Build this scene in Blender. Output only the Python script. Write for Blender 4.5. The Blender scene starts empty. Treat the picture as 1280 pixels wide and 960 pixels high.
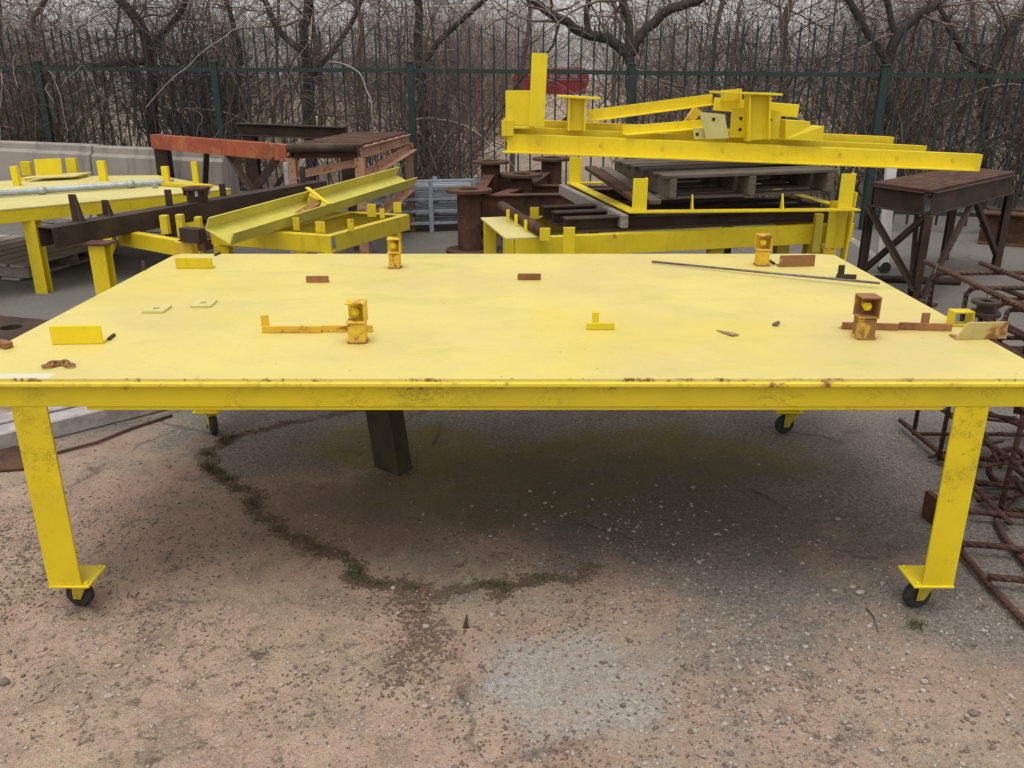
import bpy, math, random
import numpy as np
from mathutils import Vector, Matrix
R = math.radians
S = bpy.context.scene
COL = S.collection

# ------------------------------------------------------------------ camera, sky, sun, exposure
FPX, PITCH, CAMZ = 1068.0, R(19.7), 1.70
cam_d = bpy.data.cameras.new("camera"); cam = bpy.data.objects.new("camera", cam_d); COL.objects.link(cam)
cam_d.sensor_width = 36; cam_d.lens = FPX / 1280 * 36; cam_d.clip_start = .05; cam_d.clip_end = 2000
cam.location = (0, 0, CAMZ); cam.rotation_euler = (math.pi/2 - PITCH, 0, 0)
S.camera = cam
W = bpy.data.worlds.new("World"); S.world = W; W.use_nodes = True
wn = W.node_tree; bg = wn.nodes["Background"]
sky = wn.nodes.new("ShaderNodeTexSky"); sky.sky_type = 'NISHITA'; sky.sun_disc = False
SUN_EL, SUN_AZ = R(74), R(205)
sky.sun_elevation = SUN_EL; sky.sun_rotation = SUN_AZ; sky.air_density = 1.0; sky.dust_density = 6.0; sky.ozone_density = 1.0
hs = wn.nodes.new("ShaderNodeHueSaturation"); hs.inputs["Saturation"].default_value = .12; hs.inputs["Value"].default_value = 1.0
wn.links.new(sky.outputs[0], hs.inputs["Color"]); 
cl = wn.nodes.new("ShaderNodeMix"); cl.data_type = 'RGBA'; cl.inputs[0].default_value = .6; cl.inputs[7].default_value = (5.2, 5.05, 4.9, 1)   # an even cloud layer over the sky
wn.links.new(hs.outputs[0], cl.inputs[6]); wn.links.new(cl.outputs[2], bg.inputs[0])
bg.inputs[1].default_value = .15
sl = bpy.data.lights.new("sun", 'SUN'); sun = bpy.data.objects.new("sun", sl); COL.objects.link(sun)
sl.energy = .8; sl.angle = R(30); sl.color = (1, .95, .88)
sd = Vector((math.sin(SUN_AZ)*math.cos(SUN_EL), math.cos(SUN_AZ)*math.cos(SUN_EL), math.sin(SUN_EL)))
sun.rotation_euler = sd.to_track_quat('Z', 'Y').to_euler()
S.view_settings.view_transform = 'Standard'; S.view_settings.look = 'None'
S.view_settings.exposure = 0.43; S.view_settings.gamma = 1
S.cycles.use_denoising = True
S.cycles.max_bounces = 6; S.cycles.diffuse_bounces = 4; S.cycles.glossy_bounces = 3

# ------------------------------------------------------------------ helpers
def ray(px, py):
    a, b = px-640, 480-py
    return Vector((a, FPX*math.cos(PITCH)+b*math.sin(PITCH), -FPX*math.sin(PITCH)+b*math.cos(PITCH)))
def G(px, py, z=0.0):                     # where the level surface at height z is seen
    d = ray(px, py); t = (z-CAMZ)/d.z
    return Vector((d.x*t, d.y*t, z))
def at(px, py, Y):                        # the point at distance Y
    d = ray(px, py); t = Y/d.y
    return Vector((d.x*t, Y, CAMZ+d.z*t))
V = Vector
def on(p, z): return V((p.x, p.y, z))

def tag(o, label=None, cat=None, group=None, kind=None):
    if label: o["label"] = label
    if cat: o["category"] = cat
    if group: o["group"] = group
    if kind: o["kind"] = kind
    return o
def thing(name, label, cat, loc=(0, 0, 0), group=None):
    o = bpy.data.objects.new(name, None); COL.objects.link(o); o.location = loc; o.empty_display_size = .1
    return tag(o, label, cat, group)
def wloc(o):
    p = V((0, 0, 0))
    while o: p += V(o.location); o = o.parent
    return p
def copy_tree(o, parent=None):
    c = o.copy(); COL.objects.link(c); c.parent = parent
    for ch in [x for x in bpy.data.objects if x.parent == o]: copy_tree(ch, c)
    return c

class MB:
    def __init__(s): s.v = []; s.f = []
    def add(s, vs, fs):
        n = len(s.v); s.v += [V(v) for v in vs]; s.f += [tuple(i+n for i in f) for f in fs]; return s
    def prof(s, A, B, pts, up=(0, 0, 1)):
        A, B = V(A), V(B); d = (B-A).normalized(); sd_ = d.cross(V(up)).normalized(); u = sd_.cross(d)
        n = len(pts); vs = [A+sd_*p[0]+u*p[1] for p in pts]+[B+sd_*p[0]+u*p[1] for p in pts]
        fs = [(i, (i+1) % n, n+(i+1) % n, n+i) for i in range(n)]+[tuple(range(n-1, -1, -1)), tuple(range(n, 2*n))]
        return s.add(vs, fs)
    def bar(s, A, B, w, h, up=(0, 0, 1)):
        return s.prof(A, B, [(-w/2, -h/2), (w/2, -h/2), (w/2, h/2), (-w/2, h/2)], up)
    def box(s, c, sz, rz=0):
        c = V(c); d = V((math.cos(rz), math.sin(rz), 0))*sz[0]/2
        return s.bar(c-d, c+d, sz[1], sz[2])
    def plate(s, pts, t):                 # flat polygon with thickness vector t
        t = V(t); n = len(pts)
        vs = [V(p) for p in pts]+[V(p)+t for p in pts]
        return s.add(vs, [tuple(range(n-1, -1, -1)), tuple(range(n, 2*n))]+[(i, (i+1) % n, n+(i+1) % n, n+i) for i in range(n)])
    def tube(s, pts, r, n=8, cap=True):
        pts = [V(p) for p in pts]; m = len(pts); rs = r if isinstance(r, (list, tuple)) else [r]*m
        vs = []; prev = None
        for i, p in enumerate(pts):
            d = (pts[min(i+1, m-1)]-pts[max(i-1, 0)]).normalized()
            if prev is None:
                a = d.cross(V((0, 0, 1)) if abs(d.z) < .9 else V((1, 0, 0))).normalized()
            else: a = (prev-d*prev.dot(d)).normalized()
            prev = a; b = d.cross(a)
            vs += [p+(a*math.cos(2*math.pi*k/n)+b*math.sin(2*math.pi*k/n))*rs[i] for k in range(n)]
        fs = [(i*n+k, i*n+(k+1) % n, (i+1)*n+(k+1) % n, (i+1)*n+k) for i in range(m-1) for k in range(n)]
        if cap: fs += [tuple(range(n-1, -1, -1)), tuple(range((m-1)*n, m*n))]
        return s.add(vs, fs)
    def ring(s, A, B, ro, ri, n=28):
        A, B = V(A), V(B); d = (B-A).normalized(); a = d.cross(V((0, 0, 1)) if abs(d.z) < .9 else V((1, 0, 0))).normalized(); b = d.cross(a)
        vs = []
        for P, r in ((A, ro), (B, ro), (B, ri), (A, ri)):
            vs += [P+(a*math.cos(2*math.pi*k/n)+b*math.sin(2*math.pi*k/n))*r for k in range(n)]
        return s.add(vs, [(j*n+k, j*n+(k+1) % n, ((j+1) % 4)*n+(k+1) % n, ((j+1) % 4)*n+k) for j in range(4) for k in range(n)])
    def build(s, name, mat, parent=None, bevel=0, smooth=False, seg=1):
        me = bpy.data.meshes.new(name); base = wloc(parent) if parent else V((0, 0, 0))
        me.from_pydata([tuple(v-base) for v in s.v], [], s.f); me.materials.append(mat)
        import bmesh
        bm = bmesh.new(); bm.from_mesh(me); bmesh.ops.recalc_face_normals(bm, faces=bm.faces); bm.to_mesh(me); bm.free()
        if smooth: me.polygons.foreach_set('use_smooth', [True]*len(me.polygons))
        o = bpy.data.objects.new(name, me); COL.objects.link(o); o.parent = parent
        if bevel:
            b = o.modifiers.new('bevel', 'BEVEL'); b.width = bevel; b.segments = seg; b.limit_method = 'ANGLE'; b.angle_limit = R(40)
        return o
def Cp(w, h, t, flip=1):                  # channel: web at side 0, flanges towards +side*flip
    p = [(0, -h/2), (w, -h/2), (w, -h/2+t), (t, -h/2+t), (t, h/2-t), (w, h/2-t), (w, h/2), (0, h/2)]
    return p if flip > 0 else [(-a, b) for a, b in p][::-1]
def Lp(w, h, t, fx=1, fy=1):
    p = [(0, 0), (w, 0), (w, t), (t, t), (t, h), (0, h)]; p = [(a*fx, b*fy) for a, b in p]
    return p if fx*fy > 0 else p[::-1]
def Ip(w, h, t):
    return [(-w/2, -h/2), (w/2, -h/2), (w/2, -h/2+t), (t/2, -h/2+t), (t/2, h/2-t), (w/2, h/2-t), (w/2, h/2), (-w/2, h/2), (-w/2, h/2-t), (-t/2, h/2-t), (-t/2, -h/2+t), (-w/2, -h/2+t)]

# numpy mesh object for large scattered meshes
def npmesh(name, verts, quads=None, tris=None, mat=None, parent=None, smooth=False, mats=None, midx=None):
    me = bpy.data.meshes.new(name); verts = np.asarray(verts, np.float32)
    if parent is not None: verts = verts-np.array(wloc(parent), np.float32)
    me.vertices.add(len(verts)); me.vertices.foreach_set('co', verts.ravel())
    fl = []; tot = []
    if quads is not None and len(quads): q = np.asarray(quads, np.int32); fl.append(q.ravel()); tot.append(np.full(len(q), 4, np.int32))
    if tris is not None and len(tris): q = np.asarray(tris, np.int32); fl.append(q.ravel()); tot.append(np.full(len(q), 3, np.int32))
    li = np.concatenate(fl); tt = np.concatenate(tot); st = np.concatenate(([0], np.cumsum(tt)[:-1])).astype(np.int32)
    me.loops.add(len(li)); me.loops.foreach_set('vertex_index', li)
    me.polygons.add(len(tt)); me.polygons.foreach_set('loop_start', st)
    try: me.polygons.foreach_set('loop_total', tt)
    except Exception: pass
    for m in (mats or [mat]): me.materials.append(m)
    if midx is not None: me.polygons.foreach_set('material_index', np.asarray(midx, np.int32))
    if smooth: me.polygons.foreach_set('use_smooth', np.ones(len(tt), bool))
    me.update(calc_edges=True)
    o = bpy.data.objects.new(name, me); COL.objects.link(o); o.parent = parent
    return o

# ------------------------------------------------------------------ materials
class NT:
    def __init__(s, name):
        s.m = bpy.data.materials.new(name); s.m.use_nodes = True; s.t = s.m.node_tree
        s.b = s.t.nodes["Principled BSDF"]; s.tc = s.t.nodes.new("ShaderNodeTexCoord"); s.co = s.tc.outputs["Object"]
    def shift(s):                          # give every object its own piece of the pattern
        oi = s.t.nodes.new("ShaderNodeObjectInfo"); a = s.t.nodes.new("ShaderNodeVectorMath"); a.operation = 'MULTIPLY_ADD'
        s.L(oi.outputs["Random"], a.inputs[0]); a.inputs[1].default_value = (37, 19, 53); s.L(s.co, a.inputs[2]); s.co = a.outputs[0]; return s
    def L(s, a, b): s.t.links.new(a, b)
    def set(s, sock, v):
        if hasattr(v, 'is_linked') or hasattr(v, 'links'): s.L(v, sock)
        else: sock.default_value = v if not (isinstance(v, tuple) and len(v) == 3 and sock.type == 'RGBA') else (*v, 1)
    def noise(s, sc, det=5, ro=.6, dist=0, vec=None, stretch=None, out=0):
        n = s.t.nodes.new("ShaderNodeTexNoise"); n.inputs["Scale"].default_value = sc; n.inputs["Detail"].default_value = det
        n.inputs["Roughness"].default_value = ro; n.inputs["Distortion"].default_value = dist
        v = vec or s.co
        if stretch:
            mp = s.t.nodes.new("ShaderNodeMapping"); mp.inputs["Scale"].default_value = stretch; s.L(v, mp.inputs[0]); v = mp.outputs[0]
        s.L(v, n.inputs["Vector"]); return n.outputs[out]
    def vor(s, sc, feat='F1', out="Distance", vec=None, rnd=1):
        n = s.t.nodes.new("ShaderNodeTexVoronoi"); n.feature = feat; n.inputs["Scale"].default_value = sc; n.inputs["Randomness"].default_value = rnd
        s.L(vec or s.co, n.inputs["Vector"]); return n.outputs[out]
    def mp(s, x, a, b, c=0., d=1., smooth=True):
        n = s.t.nodes.new("ShaderNodeMapRange"); n.interpolation_type = 'SMOOTHSTEP' if smooth else 'LINEAR'
        s.set(n.inputs[0], x); n.inputs[1].default_value = a; n.inputs[2].default_value = b; n.inputs[3].default_value = c; n.inputs[4].default_value = d
        return n.outputs[0]
    def math(s, op, a, b=0., c=0.):
        n = s.t.nodes.new("ShaderNodeMath"); n.operation = op; s.set(n.inputs[0], a); s.set(n.inputs[1], b); s.set(n.inputs[2], c); return n.outputs[0]
    def mix(s, f, a, b, mode='MIX'):
        n = s.t.nodes.new("ShaderNodeMix"); n.data_type = 'RGBA'; n.blend_type = mode; s.set(n.inputs[0], f); s.set(n.inputs[6], a); s.set(n.inputs[7], b); return n.outputs[2]
    def xyz(s):
        n = s.t.nodes.new("ShaderNodeSeparateXYZ"); s.L(s.co, n.inputs[0]); return n.outputs
    def bump(s, h, st=.3, dist=.01, nrm=None):
        n = s.t.nodes.new("ShaderNodeBump"); n.inputs["Strength"].default_value = st; n.inputs["Distance"].default_value = dist; s.set(n.inputs["Height"], h)
        if nrm: s.L(nrm, n.inputs["Normal"])
        s.L(n.outputs[0], s.b.inputs["Normal"]); return n.outputs[0]
    def out(s, col, rough=.6, metal=0., spec=.5):
        s.set(s.b.inputs["Base Color"], col); s.set(s.b.inputs["Roughness"], rough); s.set(s.b.inputs["Metallic"], metal)
        s.b.inputs["Specular IOR Level"].default_value = spec; return s.m

RUST_A, RUST_B = (.105, .050, .030), (.048, .026, .018)
def painted(name, c1, c2, rust=.25, rs=5., rough=.45, dirt=.35, rustcol=(.20, .075, .025), scr=.0):
    n = NT(name).shift()
    c = n.mix(n.mp(n.noise(2.2, 6, .6), .35, .68), c1, c2)
    fine = n.noise(90, 4, .7)
    c = n.mix(n.mp(n.noise(14, 6, .75), .52, .75, 0, dirt), c, tuple(x*.5 for x in c1))
    st_ = n.noise(6, 6, .7, stretch=(3, 3, .35)); c = n.mix(n.mp(st_, .52, .72, 0, dirt*.9), c, tuple(x*.55 for x in c2))
    if scr:
        sc = n.noise(7, 9, .8, 1.2, stretch=(1, 1, 2.2))
        l = n.math('ABSOLUTE', n.math('SUBTRACT', sc, .5))
        gate = n.mp(n.noise(3.1, 3), .48, .62)
        c = n.mix(n.math('MULTIPLY', n.math('MULTIPLY', n.mp(l, .0, .008, 1, 0), gate), scr), c, (.09, .06, .02))
    rn = n.noise(rs, 9, .72, .4)
    rm = n.mp(rn, .73-rust*.35, .79-rust*.35)
    rc = n.mix(n.noise(30, 5), rustcol, (.33, .15, .05))
    halo = n.mp(rn, .66-rust*.35, .76-rust*.35, 0, .35)
    c = n.mix(halo, c, (.55, .30, .04))
    c = n.mix(rm, c, rc)
    n.bump(n.math('ADD', n.math('MULTIPLY', fine, .35), n.math('MULTIPLY', rm, -.8)), .35, .002)
    return n.out(c, n.mp(rm, 0, 1, rough, .9), 0, .4)
def rusty(name, a=RUST_A, b=RUST_B, hi=(.24, .10, .05), rough=.85, amt=.5):
    n = NT(name).shift()
    c = n.mix(n.mp(n.noise(4, 7, .65), .35, .65), a, b)
    c = n.mix(n.mp(n.noise(22, 8, .75), .5, .72, 0, amt), c, hi)
    n.bump(n.noise(70, 6, .75), .5, .004)
    return n.out(c, rough, 0, .3)
M = {}
Y1, Y2 = (.70, .54, .012), (.60, .46, .012)
M['yellow'] = painted('yellow_paint', Y1, Y2, .24, 6, .5, .35, scr=.7)
M['yellow_rust'] = painted('rust_stained_yellow_paint', (.72, .50, .03), (.62, .38, .03), .52, 9, .6, .5)
M['yellow_clean'] = painted('bright_yellow_paint', (.79, .62, .012), (.70, .54, .012), .10, 7, .5, .25, scr=.5)
M['yellow_old'] = painted('faded_yellow_paint', (.58, .52, .085), (.48, .43, .085), .10, 5, .65, .4)
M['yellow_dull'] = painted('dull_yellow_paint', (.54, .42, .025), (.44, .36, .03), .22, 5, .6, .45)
M['red_rust'] = painted('red_oxide_paint', (.34, .075, .035), (.24, .055, .03), .42, 6, .7, .5, rustcol=(.09, .04, .025))
M['rust_yellow'] = painted('mostly_rusted_yellow_paint', (.55, .38, .05), (.45, .26, .05), .95, 8, .8, .5, rustcol=(.17, .095, .045))
M['rust'] = rusty('rusty_steel')
M['rust_dark'] = rusty('dark_rusty_steel', (.058, .036, .025), (.030, .020, .015), (.10, .055, .032), .7)
M['rust_orange'] = rusty('orange_rust', (.36, .17, .07), (.20, .085, .04), (.50, .27, .11))
M['rebar'] = rusty('rusty_rebar', (.10, .045, .032), (.06, .03, .024), (.18, .09, .06))
M['pinkish'] = painted('pale_primer_over_rust', (.42, .24, .18), (.30, .16, .12), .55, 8, .7, .5, rustcol=(.12, .05, .03))
M['white'] = painted('white_paint_on_steel', (.75, .74, .70), (.62, .61, .58), .18, 7, .5, .3)
M['red_box'] = painted('red_body_paint', (.30, .02, .025), (.24, .02, .025), .0, 3, .5, .3)

STAINS = [((G(x, y, .85).x+1.727), (G(x, y, .85).y-2.42)+.01, rr) for x, y, rr in ((446, 428, .045), (493, 335, .04), (954, 332, .045), (1083, 423, .045), (397, 352, .035), (661, 349, .035), (1120, 411, .05), (1060, 411, .035), (1060, 348, .035), (350, 415, .03), (911, 417, .02))]
def m_tabletop():
    n = NT('weathered_sky_paled_yellow_steel')
    c = n.mix(n.mp(n.noise(1.6, 6, .6), .35, .66), (.63, .525, .145), (.56, .465, .165))  # paler than the sides: faded paint, with the sky's gloss put into the colour
    c = n.mix(n.mp(n.noise(.9, 4, .6, .5), .52, .72, 0, .75), c, (.62, .50, .085))
    c = n.mix(n.mp(n.noise(5, 7, .75, stretch=(.8, 1.3, 1)), .50, .74, 0, .45), c, (.46, .40, .13))
    c = n.mix(n.mp(n.noise(2.3, 5, .6, .8, stretch=(.6, 1.4, 1)), .54, .72, 0, .6), c, (.44, .44, .09))
    for sc_, st in ((2.2, (1, 2.6, 1)), (3.3, (2.4, 1, 1))):
        l = n.math('ABSOLUTE', n.math('SUBTRACT', n.noise(sc_, 6, .6, 1.0, stretch=st), .5))
        c = n.mix(n.math('MULTIPLY', n.mp(l, 0, .003, .75, 0), n.mp(n.noise(2.7*sc_, 3), .55, .66)), c, (.34, .27, .09))
    xx = n.xyz(); wob_ = n.math('MULTIPLY', n.math('SUBTRACT', n.noise(24, 6, .7), .5), .055)
    for bx, by, br in STAINS:
        dd_ = n.math('SQRT', n.math('ADD', n.math('POWER', n.math('SUBTRACT', xx[0], bx), 2), n.math('POWER', n.math('MULTIPLY', n.math('SUBTRACT', xx[1], by), 1.3), 2)))
        dd_ = n.math('ADD', dd_, wob_); c = n.mix(n.mp(dd_, br*.7, br*2.1, .5, 0), c, (.50, .31, .06)); c = n.mix(n.mp(dd_, br*.5, br*1.15, .6, 0), c, (.20, .09, .03))
    sp = n.vor(9, rnd=1); c = n.mix(n.mp(sp, .025, .05, .7, 0), c, (.22, .12, .04))
    c = n.mix(n.mp(n.noise(38, 6, .8), .58, .72, 0, .5), c, (.36, .29, .11))
    c = n.mix(n.math('MULTIPLY', n.mp(n.noise(85, 4, .8), .64, .70, 0, .8), n.mp(n.noise(2.2, 5), .48, .62)), c, (.24, .15, .05))
    x = n.xyz()                                                      # scraped white strip near the front left corner
    wx = n.math('MULTIPLY', n.mp(n.math('ABSOLUTE', n.math('SUBTRACT', x[0], .235)), .09, .105, 1, 0), n.mp(n.math('ABSOLUTE', n.math('SUBTRACT', x[1], .028)), .014, .026, 1, 0))
    c = n.mix(n.math('MULTIPLY', wx, n.mp(n.noise(20, 5), .3, .5, .4, 1)), c, (.58, .56, .44))
    edge = n.math('MULTIPLY', n.mp(x[1], .0, .012, 1, 0), n.mp(n.noise(8, 8, .8), .52, .6))
    c = n.mix(edge, c, (.13, .055, .02))
    n.bump(n.math('ADD', n.noise(120, 4, .7), n.math('MULTIPLY', n.noise(3, 3), 3)), .12, .003)
    return n.out(c, n.mp(n.noise(3, 5), .3, .7, .42, .62), 0, .5)
M['top'] = m_tabletop()
def m_leg():
    n = NT('yellow_paint_with_crackled_grime')
    c = n.mix(n.mp(n.noise(3, 5), .35, .65), (.74, .57, .010), (.66, .50, .012))
    x = n.xyz()
    wob = n.t.nodes.new("ShaderNodeVectorMath"); wob.operation = 'MULTIPLY_ADD'
    n.L(n.noise(26, 5, .7, out=1), wob.inputs[0]); wob.inputs[1].default_value = (.11,)*3; n.L(n.co, wob.inputs[2])
    cr = n.vor(62, 'DISTANCE_TO_EDGE', vec=wob.outputs[0])
    gate = n.math('MULTIPLY', n.mp(x[2], .34, .60), n.mp(n.noise(9, 4), .40, .56))
    f = n.math('MULTIPLY', n.math('MULTIPLY', n.mp(cr, .01, .12, 1, 0), gate), n.mp(n.noise(40, 4, .7), .42, .55))
    c = n.mix(n.math('MULTIPLY', f, .8), c, (.25, .16, .015))
    c = n.mix(n.mp(n.noise(26, 7, .8), .60, .68, 0, .6), c, (.26, .15, .02))
    n.bump(n.math('ADD', n.math('MULTIPLY', cr, gate), n.math('MULTIPLY', n.noise(80, 4), .1)), .5, .004)
    return n.out(c, .5, 0, .4)
M['leg'] = m_leg()
def m_beam():
    n = NT('scratched_yellow_beam_paint')
    c = n.mix(n.mp(n.noise(2, 5), .35, .65), (.68, .53, .012), (.58, .46, .02))
    c = n.mix(n.mp(n.noise(1.3, 4, .6), .52, .7, 0, .5), c, (.50, .46, .03))
    for sc_, th, st in ((5, .014, (1, 1, 1.5)), (9, .012, (1.6, 1, 1))):
        l = n.math('ABSOLUTE', n.math('SUBTRACT', n.noise(sc_, 8, .82, 1.5, stretch=st), .5))
        gate = n.mp(n.noise(2.3*sc_/5, 3), .5, .62)
        c = n.mix(n.math('MULTIPLY', n.mp(l, 0, th, .85, 0), gate), c, (.10, .065, .02))
    x = n.xyz()
    top = n.math('MULTIPLY', n.mp(x[2], .806, .82), n.mp(n.noise(6, 8, .8, stretch=(1, 1, .3)), .54, .62))
    c = n.mix(top, c, (.15, .06, .025))
    end = n.math('MULTIPLY', n.mp(n.math('ADD', x[0], n.math('MULTIPLY', n.noise(14, 4), .10)), 3.335, 3.35), n.mp(x[2], .765, .78))
    c = n.mix(end, c, (.12, .045, .025))
    n.bump(n.noise(80, 4), .2, .002)
    return n.out(c, .5, 0, .4)
M['beam'] = m_beam()
def m_wood(name, a, b):
    n = NT(name).shift()
    g = n.noise(3, 8, .7, .6, stretch=(1, 14, 14)); c = n.mix(n.mp(g, .3, .7), a, b)
    c = n.mix(n.mp(n.noise(9, 6), .5, .75, 0, .6), c, tuple(x*.45 for x in a)); n.bump(g, .6, .006); return n.out(c, .9, 0, .2)
M['wood'] = m_wood('weathered_grey_wood', (.30, .27, .24), (.19, .165, .14))
M['wood_dark'] = m_wood('dark_weathered_wood', (.16, .135, .11), (.09, .075, .06))
M['wood_pale'] = m_wood('pale_grey_weathered_wood', (.42, .38, .34), (.28, .25, .22))
M['wood_mid'] = m_wood('brown_grey_weathered_wood', (.135, .115, .095), (.075, .062, .050))
def m_conc():
    n = NT('weathered_concrete').shift()
    c = n.mix(n.mp(n.noise(1.4, 7, .65), .35, .65), (.31, .28, .245), (.235, .21, .185))
    st = n.noise(5, 7, .7, stretch=(1.2, 1.2, .15)); c = n.mix(n.mp(st, .48, .7, 0, .6), c, (.11, .105, .10))
    c = n.mix(n.mp(n.noise(120, 3), .55, .8, 0, .5), c, (.42, .40, .37)); n.bump(n.noise(60, 6, .7), .4, .006); return n.out(c, .92, 0, .2)
M['concrete'] = m_conc()
def m_simple(name, a, b, sc=20, rough=.6, metal=0., bump=.2):
    n = NT(name).shift(); c = n.mix(n.mp(n.noise(sc, 6, .7), .35, .65), a, b); n.bump(n.noise(sc*5, 4), bump, .003); return n.out(c, rough, metal, .4)
M['galv'] = m_simple('galvanised_steel', (.40, .44, .48), (.28, .31, .35), 12, .5, .35)
M['fence'] = m_simple('dark_green_fence_paint', (.018, .042, .038), (.012, .030, .028), 12, .45)
M['rubber'] = m_simple('black_rubber', (.018, .018, .017), (.04, .038, .034), 30, .75)
M['tread'] = m_simple('dusty_wheel_tread', (.16, .15, .13), (.06, .055, .05), 30, .85)
M['steel'] = m_simple('bare_grey_steel', (.20, .19, .17), (.12, .10, .09), 30, .45, .5)
M['lilac'] = m_simple('pale_weathered_timber', (.42, .39, .38), (.26, .24, .23), 9, .85)
M['stone'] = m_simple('pale_gravel_stone', (.42, .38, .33), (.26, .22, .18), 60, .9, 0, .4)
M['stone_w'] = m_simple('whitish_gravel_stone', (.44, .41, .36), (.30, .27, .235), 60, .9, 0, .4)
M['stone_d'] = m_simple('brown_gravel_stone', (.20, .15, .12), (.12, .10, .085), 60, .9, 0, .4)
M['chip'] = m_simple('dry_bark_and_leaf_chips', (.10, .065, .045), (.17, .12, .085), 90, .95)
M['straw'] = m_simple('dead_grass_straw', (.30, .23, .16), (.17, .125, .085), 90, .9)
M['grass'] = m_simple('dark_green_grass', (.07, .085, .030), (.12, .12, .055), 200, .7)
M['bark'] = m_simple('grey_brown_bark', (.070, .060, .053), (.034, .030, .027), 22, .95, 0, .8)
M['bark2'] = m_simple('lighter_grey_bark', (.16, .135, .115), (.085, .070, .060), 22, .95, 0, .8)
M['twig'] = m_simple('grey_twigs', (.26, .205, .165), (.14, .108, .086), 3, .9)
M['twig_red'] = m_simple('reddish_brown_twigs', (.22, .15, .13), (.14, .095, .085), 3, .9)
M['twig_dark'] = m_simple('dark_twigs', (.085, .068, .060), (.045, .037, .033), 3, .9)  # darker twig tone that adds contrast to the near brush
M['twig_pale'] = m_simple('pale_dry_twigs', (.48, .42, .36), (.32, .27, .23), 3, .9)
M['leaf'] = m_simple('dull_green_ivy_leaves', (.05, .065, .025), (.085, .09, .04), 6, .7)
M['deadleaf'] = m_simple('fallen_brown_leaves', (.26, .19, .13), (.16, .11, .075), 6, .9)

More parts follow.
